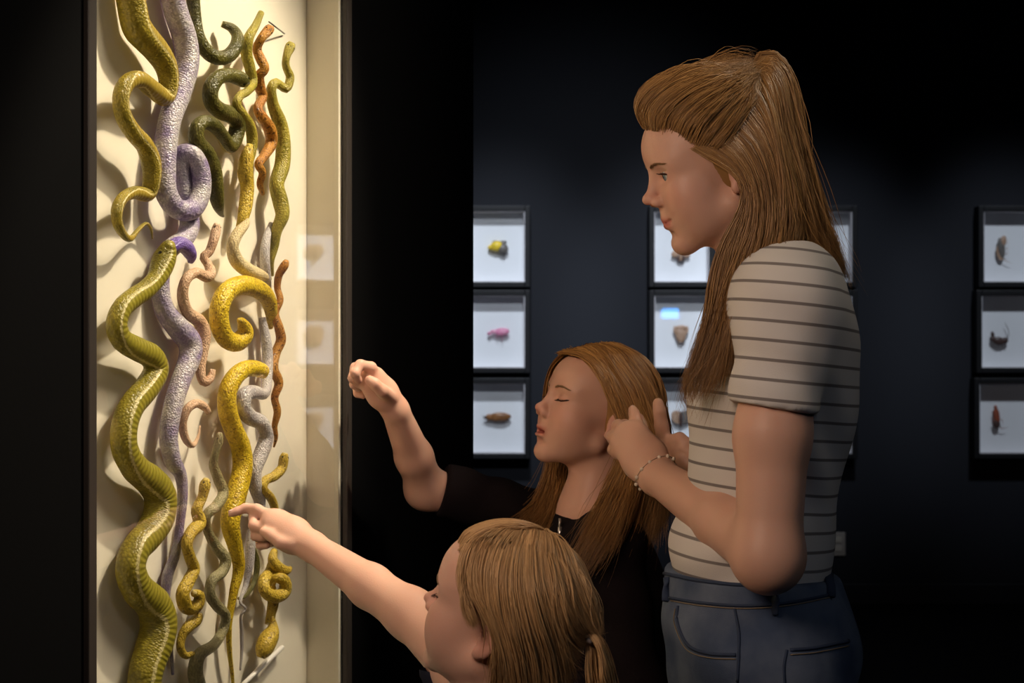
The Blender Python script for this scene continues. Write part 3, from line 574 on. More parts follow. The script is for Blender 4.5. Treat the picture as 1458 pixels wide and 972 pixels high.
# ------------------------------------------------------------------ people: shared pieces
M_SKIN = attr_mat('skin', .48, .35, sss=.18, bump=.08, bscale=500)
M_HAIR = attr_mat('hair', .42, .45, aniso=.0)
M_LASH = mat('lash_brown', (.06, .03, .018), .6, .2)
M_EYEB = attr_mat('eyeball', .12, .5)
def headM(Y, px, py, yaw, pitch, roll, s):
    y, p, r = map(math.radians, (yaw, pitch, roll))
    f = np.array([-math.cos(y)*math.cos(p), -math.sin(y)*math.cos(p), math.sin(p)]); l = np.cross(ZA, f); l /= np.linalg.norm(l); u = np.cross(f, l)
    l, u = l*math.cos(r)+u*math.sin(r), u*math.cos(r)-l*math.sin(r)
    return W(px, py, Y), np.stack([f, l, u], 1), s/1000
def head_prims(S, H, lid=1.0, jaw=1.0, nose=1.0, mouth_open=0.0, smile=0.0, cheeks=1.0, fore=0.0, lip=0.0):
    o, R, s = H; h = lambda x, y, z: o+R@(np.array([x, y, z], float)*s)
    E = lambda c, r, k=10, op='add', Rl=np.eye(3): S.ell(h(*c), np.array(r)*s, R@Rl, k*s, op)
    C = lambda a, b, ra, rb, k=8, op='add': S.caps(h(*a), h(*b), ra*s, rb*s, k*s, op)
    E((3-fore*.8, 0, 44), (91, 71, 80))                                  # skull
    E((50-fore, 0, 52), (46, 56, 42), 20)                             # forehead
    E((42, 0, -10), (48, 57, 62), 22)                            # face mass
    E((46, 0, -52), (40, 42, 36), 22)                            # lower face
    for q in (-1, 1):
        C((8, q*50, -42), (72, q*12, -78), 16*jaw, 13, 18)       # jaw line
        E((60, q*34, -14), (25*cheeks, 23*cheeks, 25*cheeks), 22)  # cheeks
        E((64, q*28, 32), (21, 24, 10), 20)                      # brow
        E((48, q*32, -38), (27*cheeks, 23*cheeks, 30), 24)       # full cheeks
    E((77, 0, -79), (13.5, 15, 12.5), 14)                        # chin
    E((73, 0, -44), (20, 27, 24), 14)                            # mouth mound
    for q in (-1, 1):
        E((95, q*30, 17), (13, 17, 11), 12, 'cut')               # eye sockets
        E((72.5, q*31, 17), (14.2, 15.5, 13.6), 5)               # lids
        E((90, q*32, 16.5), (11, 14, 5.4*lid), 1.5, 'cut') if lid > 0 else C((87.5, q*19, 12.0), (80, q*44, 12.5), 1.5, 1.3, 1.5, 'cut'); C((88.5, q*20, 24), (81, q*43, 23.5), .7, .7, 3, 'cut')
    # nose
    C((88, 0, 26), (103*nose+2*(1-nose), 0, -5), 6.0, 7.2, 10); E((107*nose+.5, 0, -8), (9.0, 9, 8.0), 6)
    for q in (-1, 1):
        E((97, q*10.5, -15), (9.5, 7, 7.2), 5); E((102, q*6, -20.5), (4.2, 3, 2.2), 2, 'cut')
    C((91, 0, -22), (89.5, 0, -33), 5, 6, 8)                       # philtrum
    # lips
    g = mouth_open
    for q in (-1, 1):
        C((80, q*22, -44+smile*3), (92.5+lip, q*5, -40+g*.6), 3.2, 4.6+lip*.15, 5); C((80, q*21, -46+smile*3-g*.5), (90.5+lip, q*6, -50-g), 3.2, 5.0+lip*.15, 5)
        C((75, q*26, -44+smile*4), (81, q*21, -45+smile*3), 2.0, 1.6, 3, 'cut')
    if g > 0: E((90+lip, 0, -45.5-g*.3), (18, 19, 1.0+g*.6), 2, 'cut')
    else: C((92.5, -9, -45), (92.5, 9, -45), 1.3, 1.3, 2.5, 'cut'); [(C((94.5, q*8, -45), (90, q*18, -44.6+smile), 1.8, 1.9, 2, 'cut'), C((90, q*18, -44.6+smile), (83.5, q*27, -43.5+smile*4.5), 2.0, 1.8, 2.5, 'cut')) for q in (-1, 1)]
    E((91, 0, -62), (6, 16, 4), 8, 'cut')
    # ears
    for q in (-1, 1):
        a = math.radians(22)*q; t = math.radians(-14)
        Rz = np.array([[math.cos(a), math.sin(a), 0], [-math.sin(a), math.cos(a), 0], [0, 0, 1]]); Ry = np.array([[math.cos(t), 0, math.sin(t)], [0, 1, 0], [-math.sin(t), 0, math.cos(t)]])
        Re = Rz@Ry
        E((-10, q*73, 3), (17, 4.5, 29), 4, 'add', Re); E((-5, q*78.5, 5), (10.5, 5.5, 19), 3, 'cut', Re); E((-8, q*75, 2), (5, 3, 10), 3, 'add', Re); E((2, q*70, -22), (6, 4.5, 8), 3)
    return h
def skin_colour(V, H, base, hand=None):
    o, R, s = H; L = ((V-o)@R)/s; C = np.tile(np.array(base), (len(V), 1)); x, y, z = L[:, 0], np.abs(L[:, 1]), L[:, 2]
    def mixc(m, c): 
        m = np.clip(m, 0, 1)[:, None]; C[:] = C*(1-m)+np.array(c)*m
    red = np.array([base[0]*1.0, base[1]*.62, base[2]*.60])
    mixc(.55*np.exp(-(((x-66)/26)**2+((y-38)/20)**2+((z+14)/20)**2)), red)
    mixc(.4*np.exp(-(((x-106)/14)**2+(y/14)**2+((z+12)/12)**2)), red)
    mixc(.5*np.exp(-(((x+6)/24)**2+((y-76)/12)**2+((z-2)/30)**2)), red)
    lipz = np.exp(-(((z+45.5)/8.0)**4))*np.exp(-((y/21)**4))*(x > 76)*(x < 112); mixc(.9*lipz, (base[0]*.76, base[1]*.32, base[2]*.36))
    mixc(.3*np.exp(-(((x-86)/12)**2+((y-31)/17)**2+((z-14)/9)**2)), red*.85)
    return C
def face_parts(H, par, brow, lid=1.0, look=(0, 0), skin=None):
    o, R, s = H; h = lambda x, y, z: o+R@(np.array([x, y, z], float)*s)
    from mathutils.bvhtree import BVHTree
    V, Q = skin; L = ((V-o)@R)/s; ok = (L[:, 0] > 45) & (L[:, 0] < 130) & (np.abs(L[:, 1]) < 62) & (L[:, 2] > -5) & (L[:, 2] < 60)
    tree = BVHTree.FromPolygons([tuple(v) for v in V], [tuple(int(i) for i in q) for q in Q[ok[Q].all(1)]])
    def on(x, y, z, lift=.4):
        st = h(125, y*1.12, z); d = h(x-40, y*.9, z)-st; hit = tree.ray_cast(Vector(st), Vector(d/np.linalg.norm(d)))
        return np.array(hit[0])-d/np.linalg.norm(d)*lift*s if hit[0] is not None else h(x, y, z)
    for q in (-1, 1):
        m = MB().ball(h(73.5, q*31, 17), (12.6 if lid > 0 else 11)*s, 24, 16, np.stack([R[:, 1], R[:, 2], R[:, 0]], 1))
        e = m.build('eye', M_EYEB, par); v = np.array([p[:] for p in m.v]); d = ((v-h(73.5, q*31, 17))@R)/(12.6*s)
        dirv = np.array([1, look[0], look[1]]); dirv = dirv/np.linalg.norm(dirv); an = np.degrees(np.arccos(np.clip(d@dirv, -1, 1)))
        an = np.degrees(np.arccos(np.clip(d@dirv, -1, 1)))
        c = np.where((an < 15)[:, None], [[.01, .01, .012]], np.where((an < 32)[:, None], [[.09, .13, .16]], [[.5, .44, .40]])); set_col(e.data, c)
        ls = MB(); zz = 4.2*lid if lid > 0 else -4.2
        arc = [h(73.5+14.6*math.cos(math.radians(a))*.98, q*(31+15.2*math.sin(math.radians(a))*.95), 17+zz*math.cos(math.radians(a*1.25))+.2) for a in np.linspace(-48, 58, 12)]
        if lid <= 0: arc = [on(85, q*(31+14.5*a), 17+zz*math.cos(a*1.3)-1.0, .35) for a in np.linspace(-.85, 1.3, 12)]
        ls.tube(arc, [.5*s]+[(1.15 if lid > 0 else 1.45)*s]*10+[.6*s], 6)
        for a in np.linspace(-35, 58, 14):
            b = np.array([73.5+14.8*math.cos(math.radians(a)), q*(31+15*math.sin(math.radians(a))), 17+zz*math.cos(math.radians(a*1.25))])
            e2 = b+np.array([5.2*math.cos(math.radians(a)), q*5*math.sin(math.radians(a)), 2.0 if lid > 0 else -3.2]); ls.tube([h(*b), h(*((b+e2)/2+np.array([0, 0, -.6]))), h(*e2)], [.32*s, .26*s, .1*s], 4)
        ls.build('eyelashes', M_LASH, par)
        n = 220; rg = np.random.default_rng(7); t = rg.random(n); P = np.zeros((n, 5, 3))
        for i in range(n):
            y0 = 13+33*t[i]; x0 = 96.5-.0135*(y0-6)**2; z0 = 32.6+3.2*math.sin(min(t[i]*1.25, 1)*math.pi*.62)-3.5*max(t[i]-.7, 0)*2+rg.normal(0, .85)*(1-.5*t[i])
            for j in range(5): P[i, j] = on(x0, q*(y0+1.5*j), z0+.35*j*(1-1.5*t[i]), .3+.25*j)
        V, Q, C = strands(P, .62*s, np.tile(np.array(brow), (n, 1)), 'b'); me = raw_mesh('eyebrow', V, Q); set_col(me, C); obj('eyebrow', me, M_HAIR, par)
def skull_push(H, grow=2.0):
    o, R, s = H
    return [('e', o+R@(np.array([3, 0, 44])*s), R, (np.array([91, 71, 80])+grow)*s), ('e', o+R@(np.array([-5, 0, -5])*s), R, (np.array([62, 71, 45])+grow)*s)]
def finger(S, pts, r0, r1, k=.0035):
    n = len(pts); S.chain([np.array(p) for p in pts], list(np.linspace(r0, r1, n)), k)
def nail(p, d, nrm, r, mtl, par):
    """fingernail: p tip centre, d finger direction, nrm nail normal"""
    d = np.array(d, float); d /= np.linalg.norm(d); nrm = np.array(nrm, float); nrm -= d*(d@nrm); nrm /= np.linalg.norm(nrm)
    MB().ball(np.array(p)-d*r*.25+nrm*r*.72, (r*.85, r*.62, r*.34), 12, 8, np.stack([d, np.cross(nrm, d), nrm], 1)).build('fingernail', mtl, par)
M_NAIL = mat('fingernail', (.66, .42, .34), .3, .45)
def cloth(name, S, mtl, par, folds=(), smooth=2, colour=None):
    V, Q = S.mesh(name, smooth)
    if folds:
        me0 = raw_mesh('tmp', V, Q); nr = np.zeros(len(V)*3, np.float32); me0.vertices.foreach_get('normal', nr); nr = nr.reshape(-1, 3); bpy.data.meshes.remove(me0)
        d = np.zeros(len(V))
        for (dv, fq, amp, ph, c, rad) in folds:
            e = np.exp(-(((V-np.array(c))/rad)**2).sum(1)); d += amp*e*np.sin(V@np.array(dv)*fq+ph+1.3*np.sin(V@np.array([9., 13., 7.])))
        V = V+nr*d[:, None]
    return obj(name, raw_mesh(name, V, Q), mtl, par)

# ------------------------------------------------------------------ teenager
YT = 2.2; T = PX(YT); tee = thing('person', 'tall teenager in a striped white T-shirt and jeans, arranging the child\'s hair', 'person', (T(1085, 600)[0], YT, 0))
HT = headM(YT, 1028.4, 246.5, 3.5, -15.5, -3.7, .956)
S = SDF(W(850, 1000, 2.2)+[-.02, -.30, -.02], [W(1225, 80, 2.2)[0]+.03, 2.50, 1.70], .0024)
h = head_prims(S, HT, lid=1.05, smile=.7, jaw=.95)
# neck, slim torso, arms
S.caps(h(-22, 0, -20), T(1098, 400), .048, .052, .03); S.caps(T(1098, 390), T(1112, 440), .055, .07, .04)
S.caps(T(1112, 440, -.09), T(1112, 440, .09), .05, .05, .04)
S.ell(T(1108, 540), (.08, .085, .15), k=.03); S.ell(T(1078, 720), (.072, .072, .16), k=.03); S.ell(T(1075, 850), (.08, .09, .12), k=.03)
# left arm (towards the viewer) and hand lifted to the child's hair
sh, el, wr = W(1118, 452, 2.055), W(1094, 788, 2.005), W(937, 678, 2.30)
S.caps(T(1112, 440, -.09), sh, .05, .050, .03); S.caps(sh, W(1100, 620, 2.02), .048, .0435, .015); S.caps(W(1100, 620, 2.02), el, .0435, .0385, .02)
S.ell(el+np.array([0.0, 0, -.012]), (.0355, .034, .034), k=.02)
fm = el*.62+wr*.38; S.caps(el, fm, .0395, .0345, .02); S.caps(fm, wr, .0345, .0252, .015)
hand_d = W(893, 622, 2.37)-wr; nrmL = np.array([-.25, -.93, .25])
kn = W(899, 628, 2.36)
S.caps(wr, wr*.5+kn*.5, .0265, .030, .012, flat=(nrmL, 1.45)); S.caps(wr*.5+kn*.5, kn, .032, .030, .012, flat=(nrmL, 1.5))
K4 = [W(907, 608, 2.37), W(891, 613, 2.365), W(881, 627, 2.365), W(879, 643, 2.37)]
for a in K4: S.caps(wr*.35+kn*.65, a, .0125, .0105, .007)
finger(S, [K4[0], W(905, 597, 2.375), W(903, 589, 2.385), W(901, 583, 2.395)], .0098, .0068)       # index, stretched
finger(S, [K4[1], W(880, 606, 2.40), W(890, 605, 2.425), W(899, 612, 2.42)], .0100, .0074)
finger(S, [K4[2], W(872, 622, 2.40), W(880, 618, 2.43), W(893, 622, 2.425)], .0098, .0072)
finger(S, [K4[3], W(873, 640, 2.40), W(880, 634, 2.43), W(890, 636, 2.425)], .0088, .0065)
finger(S, [W(925, 655, 2.345), W(918, 628, 2.38), W(912, 606, 2.405), W(909, 596, 2.41)], .0125, .0085)   # thumb
# right arm and hand behind
sh, el2, wr2 = W(1105, 452, 2.335), W(1085, 775, 2.40), W(972, 688, 2.46)
S.caps(T(1112, 440, .09), sh, .05, .050, .03); S.caps(sh, el2, .047, .039, .02); S.caps(el2, wr2, .039, .026, .015)
pr = W(952, 648, 2.455); S.caps(wr2, pr, .026, .030, .012, flat=((.3, -.9, .3), 1.4)); S.ell(W(958, 655, 2.455), (.030, .016, .034), k=.01)
finger(S, [W(946, 636, 2.455), W(942, 606, 2.45), W(939, 585, 2.445), W(937, 574, 2.445)], .0115, .0082)
RF = [[(953, 628, 2.45), (968, 624, 2.425), (978, 631, 2.42), (981, 637, 2.43)], [(955, 640, 2.445), (974, 637, 2.42), (985, 646, 2.415), (987, 653, 2.425)], [(956, 652, 2.445), (972, 652, 2.42), (981, 661, 2.415), (984, 667, 2.425)], [(958, 664, 2.45), (968, 667, 2.425), (975, 674, 2.425), (977, 679, 2.435)]]
for f in RF: finger(S, [W(*p) for p in f], .0098, .0074)
V, Q = S.mesh('b', 2)
me = raw_mesh('body', V, Q); set_col(me, skin_colour(V, HT, (.62, .355, .255))); obj('body', me, M_SKIN, tee)
face_parts(HT, tee, (.27, .14, .065), lid=1.05, look=(.1, -.05), skin=(V, Q))
nail(W(901, 583, 2.395), K4[0]*-1+W(901, 583, 2.395), (0, -1, .2), .0068, M_NAIL, tee)
for f in RF[:3]: nail(W(*f[3]), W(*f[3])-W(*f[2]), (1, -.8, .2), .0072, M_NAIL, tee)
# striped T-shirt
M_TEE = mat('striped_cotton', (.60, .56, .50), .85, .15, bump=.2, bscale=700); nt = M_TEE.node_tree; b = nt.nodes['Principled BSDF']
tc = nt.nodes.new('ShaderNodeTexCoord'); sp = nt.nodes.new('ShaderNodeSeparateXYZ'); nt.links.new(tc.outputs['Object'], sp.inputs[0])
def mnode(op, a=None, bb=None, cl=False):
    n = nt.nodes.new('ShaderNodeMath'); n.operation = op; n.use_clamp = cl
    for i, v in enumerate((a, bb)):
        if v is None: continue
        if hasattr(v, 'links'): nt.links.new(v, n.inputs[i])
        else: n.inputs[i].default_value = v
    return n.outputs[0]
sl = mnode('MULTIPLY', sp.outputs['X'], .10); zc = mnode('ADD', sp.outputs['Z'], sl); fr_ = mnode('FRACT', mnode('MULTIPLY', zc, 1/.0234)); d1 = mnode('ABSOLUTE', mnode('SUBTRACT', fr_, .5))
st = nt.nodes.new('ShaderNodeMapRange'); st.inputs[1].default_value = .065; st.inputs[2].default_value = .10; st.inputs[3].default_value = 1; st.inputs[4].default_value = 0; nt.links.new(d1, st.inputs[0])
mixn = nt.nodes.new('ShaderNodeMix'); mixn.data_type = 'RGBA'; mixn.inputs[6].default_value = (.60, .56, .525, 1); mixn.inputs[7].default_value = (.20, .175, .165, 1)
nt.links.new(st.outputs[0], mixn.inputs[0]); nt.links.new(mixn.outputs[2], b.inputs['Base Color'])
S = SDF(W(930, 840, 2.2)+[-.02, -.27, 0], [W(1230, 340, 2.2)[0]+.02, 2.46, W(1100, 350, 2.2)[2]], .0034)
for q in (-1, 1):
    a, c = (W(1122, 446, 2.062), W(1098, 600, 2.022)) if q < 0 else (W(1110, 446, 2.33), W(1098, 590, 2.36))
    S.caps(T(1118, 436, q*.09), a, .060, .060, .03); S.caps(a, c, .0585, .0545, .035)
    p = W(1098, 579, 2.022) if q < 0 else W(1098, 570, 2.36)
    S.plane(p, (-.13, 0, -1), p+[-.085, -.09, -.2], p+[.075, .075 if q < 0 else .1, .012], .003)
S.caps(T(1118, 432, -.095), T(1118, 432, .095), .064, .064, .04); S.caps(T(1118, 420, -.05), T(1118, 420, .05), .062, .062, .04)
S.ell(T(1118, 520), (.090, .150, .165), k=.03); S.ell(T(1094, 560), (.102, .135, .13), k=.04); S.ell(T(1086, 690), (.094, .116, .19), k=.04); S.ell(T(1062, 800), (.099, .138, .11), k=.04)
S.plane(T(1062, 826), (0, 0, -1), T(900, 900)-[0, .3, 0], T(1260, 818)+[0, .3, 0], .003)
S.caps(h(-24, 0, -40), T(1104, 385), .053, .057, .006, 'cut')
cloth('t_shirt', S, M_TEE, tee, [((1., 0, -.55), 62, .006, 0, T(1175, 500, -.08), (.07, .12, .09)), ((.7, .2, -.9), 90, .005, 1, T(985, 780, -.06), (.09, .2, .05)), ((.9, 0, .5), 75, .005, 2, T(1150, 640, -.08), (.05, .14, .12)), ((.4, 0, 1), 85, .003, .5, W(1098, 520, 2.0), (.06, .08, .08)), ((.6, 0, 1), 55, .003, .5, T(1040, 660, -.05), (.1, .2, .1))])
# jeans
M_DEN = mat('blue_denim', (.050, .072, .125), .8, .2, noise=((.13, .16, .22), 14), bump=.35, bscale=900); M_STI = mat('denim_seam', (.035, .05, .09), .8, .2, bump=.3, bscale=900)
M_THR = mat('seam_thread', (.22, .17, .11), .7, .2)
S = SDF([W(925, 900, 2.2)[0]-.03, 1.98, .02], [W(1230, 900, 2.2)[0]+.05, 2.42, 1.03], .0044)
S.ell(T(1066, 830), (.110, .146, .10), k=.03); S.ell(T(1080, 930), (.122, .160, .14), k=.04); S.ell(T(1108, 930), (.092, .135, .11), k=.04)
for q in (-1, 1):
    S.chain([T(1082, 950, q*.08), np.array([T(1080, 0)[0], YT+q*.085, .50]), np.array([T(1088, 0)[0], YT+q*.08, .10])], [.092, .064, .052], .03)
S.plane(T(1066, 811), (.04, 0, 1), T(900, 900)-[0, .3, 0], T(1260, 760)+[0, .3, .1], .004)
S.plane((0, 0, .06), (0, 0, -1), (T(900, 900)[0], 1.9, 0), (T(1260, 760)[0], 2.6, .07), .004)
jn = cloth('jeans', S, M_DEN, tee, [((.3, 0, 1), 60, .004, 0, T(970, 900, -.1), (.08, .2, .08)), ((.8, 0, 1), 45, .004, 1, T(1160, 960, -.1), (.1, .2, .1))])
def on_hip(px, py):           # point on the viewer's side of the hips
    lo_, hi_ = 1.95, 2.2
    from mathutils.bvhtree import BVHTree
    if 'bvh' not in JB: JB['bvh'] = BVHTree.FromPolygons([v.co[:] for v in jn.data.vertices], [p.vertices[:] for p in jn.data.polygons])
    d = Vector(W(px, py, 1.)-np.array([0, 0, CAMZ])).normalized(); hit = JB['bvh'].ray_cast(Vector((0, 0, CAMZ)), d)
    return (np.array(hit[0]), np.array(hit[1])) if hit[0] is not None else None
JB = {}
def seam(pts, r, name, m, lift=.0005):
    L = []
    for p in catmull(np.array(pts, float), max(8, len(pts)*6)):
        q = on_hip(*p)
        if q is not None: L.append(q[0]+q[1]*lift)
    if len(L) > 1: MB().tube(L, r, 6).build(name, m, jn)
seam([(946, 816), (1000, 827), (1060, 833), (1120, 832), (1178, 815)], .0026, 'waistband_edge', M_STI)
seam([(954, 851), (1000, 858), (1060, 862), (1120, 858), (1188, 845)], .0020, 'waistband_seam', M_STI)
seam([(956, 855), (1000, 862), (1060, 866), (1120, 862), (1188, 849)], .0007, 'stitching', M_THR, .0012)
seam([(966, 862), (965, 885), (980, 918), (1010, 930), (1048, 932)], .0024, 'pocket_edge', M_STI); seam([(962, 866), (961, 888), (978, 924), (1010, 936), (1048, 938)], .0007, 'stitching', M_THR, .001)
seam([(1046, 866), (1052, 900), (1052, 935), (1050, 970)], .0020, 'side_seam', M_STI); seam([(1125, 925), (1160, 922), (1208, 912)], .0024, 'back_pocket_edge', M_STI); seam([(1125, 932), (1160, 929), (1208, 919)], .0007, 'stitching', M_THR, .001)
seam([(1120, 925), (1116, 950), (1118, 985)], .0016, 'back_pocket_seam', M_STI)
for x, y0, y1 in ((952, 822, 856), (1103, 838, 876), (1180, 812, 850)):
    L = [on_hip(x, y) for y in np.linspace(y0, y1, 6)]; L = [l[0]+l[1]*.003 for l in L if l is not None]
    if len(L) > 2:
        mb = MB(); t_ = np.array([1., .05, 0]); mb.tube(L, .0062, 8, .5); mb.build('belt_loop', M_STI, jn)
def shoes(par, x, Yc, dy, m, sole, L=.11, hd=-1):
    for q in (-1, 1):
        S = SDF([x-.22, Yc+q*dy-.07, -.005], [x+.14, Yc+q*dy+.07, .14], .005)
        S.caps((x+.03, Yc+q*dy, .04), (x+hd*L, Yc+q*dy, .034), .036, .034, .02); S.caps((x, Yc+q*dy, .05), (x, Yc+q*dy, .10), .038, .040, .03)
        S.plane((0, 0, .018), (0, 0, -1), (x-.3, Yc-1, -.01), (x+.3, Yc+1, .03), .002)
        sh_ = cloth('shoe', S, m, par, smooth=1)
        MB().tube([(x+.055, Yc+q*dy, .009), (x-.04, Yc+q*dy, .009), (x+hd*(L+.025), Yc+q*dy, .009)], [.034, .036, .03], 16, 1).build('sole', sole, sh_)
        for v in sh_.children[0].data.vertices: v.co.z = 0.0 if v.co.z < .009 else .018
M_SOLE = mat('shoe_sole', (.5, .5, .48), .7, .2)
shoes(tee, T(1088, 0)[0], YT, .08, mat('white_canvas', (.55, .53, .5), .8, .2), M_SOLE)
# bracelet beads on the left wrist
M_BEAD = mat('pearl_bead', (.75, .62, .5), .25, .5); br = thing('bracelet', 'thin thread bracelet of small pale beads on the teenager\'s wrist', 'bracelet', tuple(W(930, 668, 2.27)))
ax_ = (kn-wr)/np.linalg.norm(kn-wr); a1 = np.cross(ax_, nrmL); a1 /= np.linalg.norm(a1); a2 = np.cross(ax_, a1); cc = wr+ax_*.008
ring = [cc+a1*.031*math.cos(t)+a2*.025*math.sin(t) for t in np.linspace(0, 2*math.pi, 40)]
MB().tube(ring, .0005, 5).build('thread', M_THR, br)
for i in range(0, 39, 3): MB().ball(ring[i], .0028, 10, 6).build('bead', M_BEAD, br)
# hair: swept back top, side locks, raised ponytail
G = lambda *a: [T(*p) for p in a]; mir = lambda g: [np.array([p[0]*(2*YT-p[1])/p[1], 2*YT-p[1], CAMZ+(p[2]-CAMZ)*(2*YT-p[1])/p[1]]) for p in g]
top = [G((916,176,0),(906,154,0),(916,126,0),(958,101,0),(1018,90,0),(1072,92,0)), G((918,182,-.022),(908,156,-.028),(930,126,-.034),(975,104,-.034),(1030,93,-.024),(1074,94,-.008)),
  G((932,186,-.045),(936,160,-.05),(966,132,-.055),(1010,112,-.05),(1050,102,-.03),(1076,97,-.012)), G((962,192,-.06),(974,166,-.066),(1002,140,-.068),(1035,120,-.058),(1062,107,-.035),(1079,99,-.016)),
  G((990,205,-.068),(1004,182,-.074),(1030,154,-.073),(1056,130,-.06),(1074,112,-.038),(1082,101,-.018)), G((1012,222,-.072),(1036,196,-.078),(1058,166,-.076),(1074,138,-.062),(1083,118,-.04),(1086,104,-.02))]
lock = [G((985,212,-.068),(1012,228,-.077),(1044,246,-.082),(1060,270,-.083),(1050,305,-.081),(1028,345,-.078),(1014,395,-.08),(1006,455,-.092),(988,515,-.10),(972,560,-.10),(984,585,-.10)),
  G((998,200,-.07),(1030,218,-.079),(1058,248,-.084),(1068,290,-.085),(1054,345,-.083),(1034,400,-.088),(1020,470,-.10),(1000,525,-.105),(982,580,-.10)),
  G((1018,188,-.072),(1050,212,-.082),(1076,256,-.086),(1082,310,-.087),(1068,368,-.088),(1046,425,-.10),(1032,490,-.115),(1012,540,-.115),(996,585,-.11)),
  G((1040,172,-.07),(1074,208,-.082),(1094,262,-.085),(1098,318,-.087),(1084,372,-.094),(1058,412,-.115),(1044,460,-.128),(1036,510,-.125),(1018,562,-.12)),
  G((1062,150,-.065),(1094,196,-.079),(1112,258,-.08),(1116,318,-.082),(1106,362,-.088),(1084,394,-.11),(1062,424,-.13),(1050,470,-.14),(1040,530,-.13)),
  G((1070,116,-.05),(1092,158,-.073),(1107,220,-.082),(1116,290,-.084),(1112,345,-.088),(1094,390,-.11),(1072,424,-.132),(1056,480,-.142))]
back = [G((1074,104,-.025),(1090,130,-.055),(1104,180,-.076),(1118,250,-.082),(1126,310,-.082),(1120,355,-.085),(1100,390,-.105)), G((1078,120,-.045),(1108,180,-.068),(1126,250,-.072),(1134,310,-.07),(1130,350,-.066),(1112,385,-.085),(1092,402,-.115)), G((1080,112,-.04),(1118,180,-.05),(1140,250,-.058),(1150,310,-.056),(1152,350,-.05),(1150,372,-.045)),
  G((1082,105,-.03),(1124,180,-.025),(1148,250,-.03),(1162,310,-.03),(1172,350,-.03),(1186,380,-.025)), G((1084,102,0),(1128,180,0),(1152,250,0),(1168,310,0),(1182,355,0),(1200,392,0))]
pony = [G((1072,95,.015),(1078,79,.015),(1098,73,.015),(1120,92,.015),(1136,150,.012),(1154,235,.008),(1176,325,.005),(1206,406,0)), G((1070,97,-.006),(1080,82,-.01),(1100,80,-.014),(1120,104,-.018),(1135,165,-.022),(1152,245,-.022),(1172,330,-.018),(1200,402,-.01)),
  G((1070,99,-.014),(1082,92,-.026),(1100,96,-.034),(1114,125,-.042),(1127,185,-.05),(1142,260,-.05),(1162,335,-.04),(1188,388,-.03)), G((1072,102,-.018),(1084,106,-.036),(1096,124,-.05),(1104,160,-.062),(1112,215,-.072),(1126,280,-.07),(1146,340,-.055),(1170,372,-.04))]
PU = skull_push(HT, 3); sh_ = []
for k_, (gd, n_, th, wg) in enumerate(((top, 2600, .007, .003), (lock, 2800, .012, .004), (back, 2400, .010, .004), (pony, 2400, .008, .004))):
    sh_.append(hair_paths(gd, n_, 20, th, wg, None, PU if k_ < 3 else (), k_, root_jit=(.22, .10, .1, 0)[k_], len_jit=(0, .22, .15, .18)[k_], endjit=.004 if k_ else .002))
    sh_.append(hair_paths([mir(g) for g in gd], n_//3, 18, th, wg, None, PU if k_ < 3 else (), 20+k_, endjit=.004))
fly = [[q + np.random.default_rng(i).normal(0, .006, 3)*(j/len(g)) for j, q in enumerate(g)] for i, g in enumerate(top+lock+pony)]
sh_.extend((hair_paths(fly[:6], 170, 16, .016, .006, 80, PU, 77, root_jit=.3, endjit=.008), hair_paths([[q+np.array([.004, -.004, -.003])*(1-i/len(g)) for i, q in enumerate(g)] for g in top], 260, 18, .004, .004, 90, PU, 76, root_jit=.12, endjit=.004))); sh_.append(hair_paths(fly[6:11], 70, 18, .016, .008, 40, PU, 78, endjit=.012)); sh_.append(hair_paths(fly[11:], 60, 18, .012, .008, 40, (), 79, endjit=.012))
S = SDF(h(-150, -100, -130)*0+np.minimum(h(-150, -100, -130), h(120, 100, 140))-.1, np.maximum(h(-150, -100, -130), h(120, 100, 140))+.1, .005)
o_, R_, s_ = HT; S.ell(h(0, 0, 47), np.array([93.5, 74, 81.5])*s_, R_, .005); S.ell(h(-22, 0, 0), np.array([62, 70, 60])*s_, R_, .02)
S.plane(h(52, 0, 84), R_@np.array([.93, 0, -.36]), h(0, 0, 0)-.3, h(0, 0, 0)+.3, .004)
hair_mesh('hair', sh_, M_HAIR, tee, (.16, .072, .022), (.46, .25, .085), S.mesh('c', 2), .00050, 5)
MB().tube([T(1074+7*math.cos(t)*.6, 97+9*math.sin(t), -.02*math.cos(t)) for t in np.linspace(0, 6.28, 18)], .0035, 8).build('hair_tie', mat('hair_tie_brown', (.05, .025, .012), .8, .2), tee)
# ------------------------------------------------------------------ middle child, dark zip top, arm raised
YM = 2.6; A = PX(YM); mid = thing('person', 'child in a dark zip-neck top, face lifted, bent arm raised towards the case', 'person', (A(870, 700)[0], YM, 0))
HM = headM(YM, 848.7, 595.4, 20, 15.5, -3.6, .90)
S = SDF(W(480, 800, 2.5)+[0, -.22, -.10], [W(985, 480, 2.6)[0]+.02, 2.90, 1.32], .0025)
h = head_prims(S, HM, lid=0, jaw=.92, nose=.97, mouth_open=3.2, cheeks=1.06, fore=6, lip=2.8)
S.caps(h(-18, 0, -30), A(838, 745), .040, .043, .025); S.caps(A(842, 735), A(850, 790), .05, .06, .03)
S.caps(A(850, 775, -.07), A(838, 768, .09), .04, .04, .03); S.ell(A(856, 850), (.075, .10, .11), k=.03)
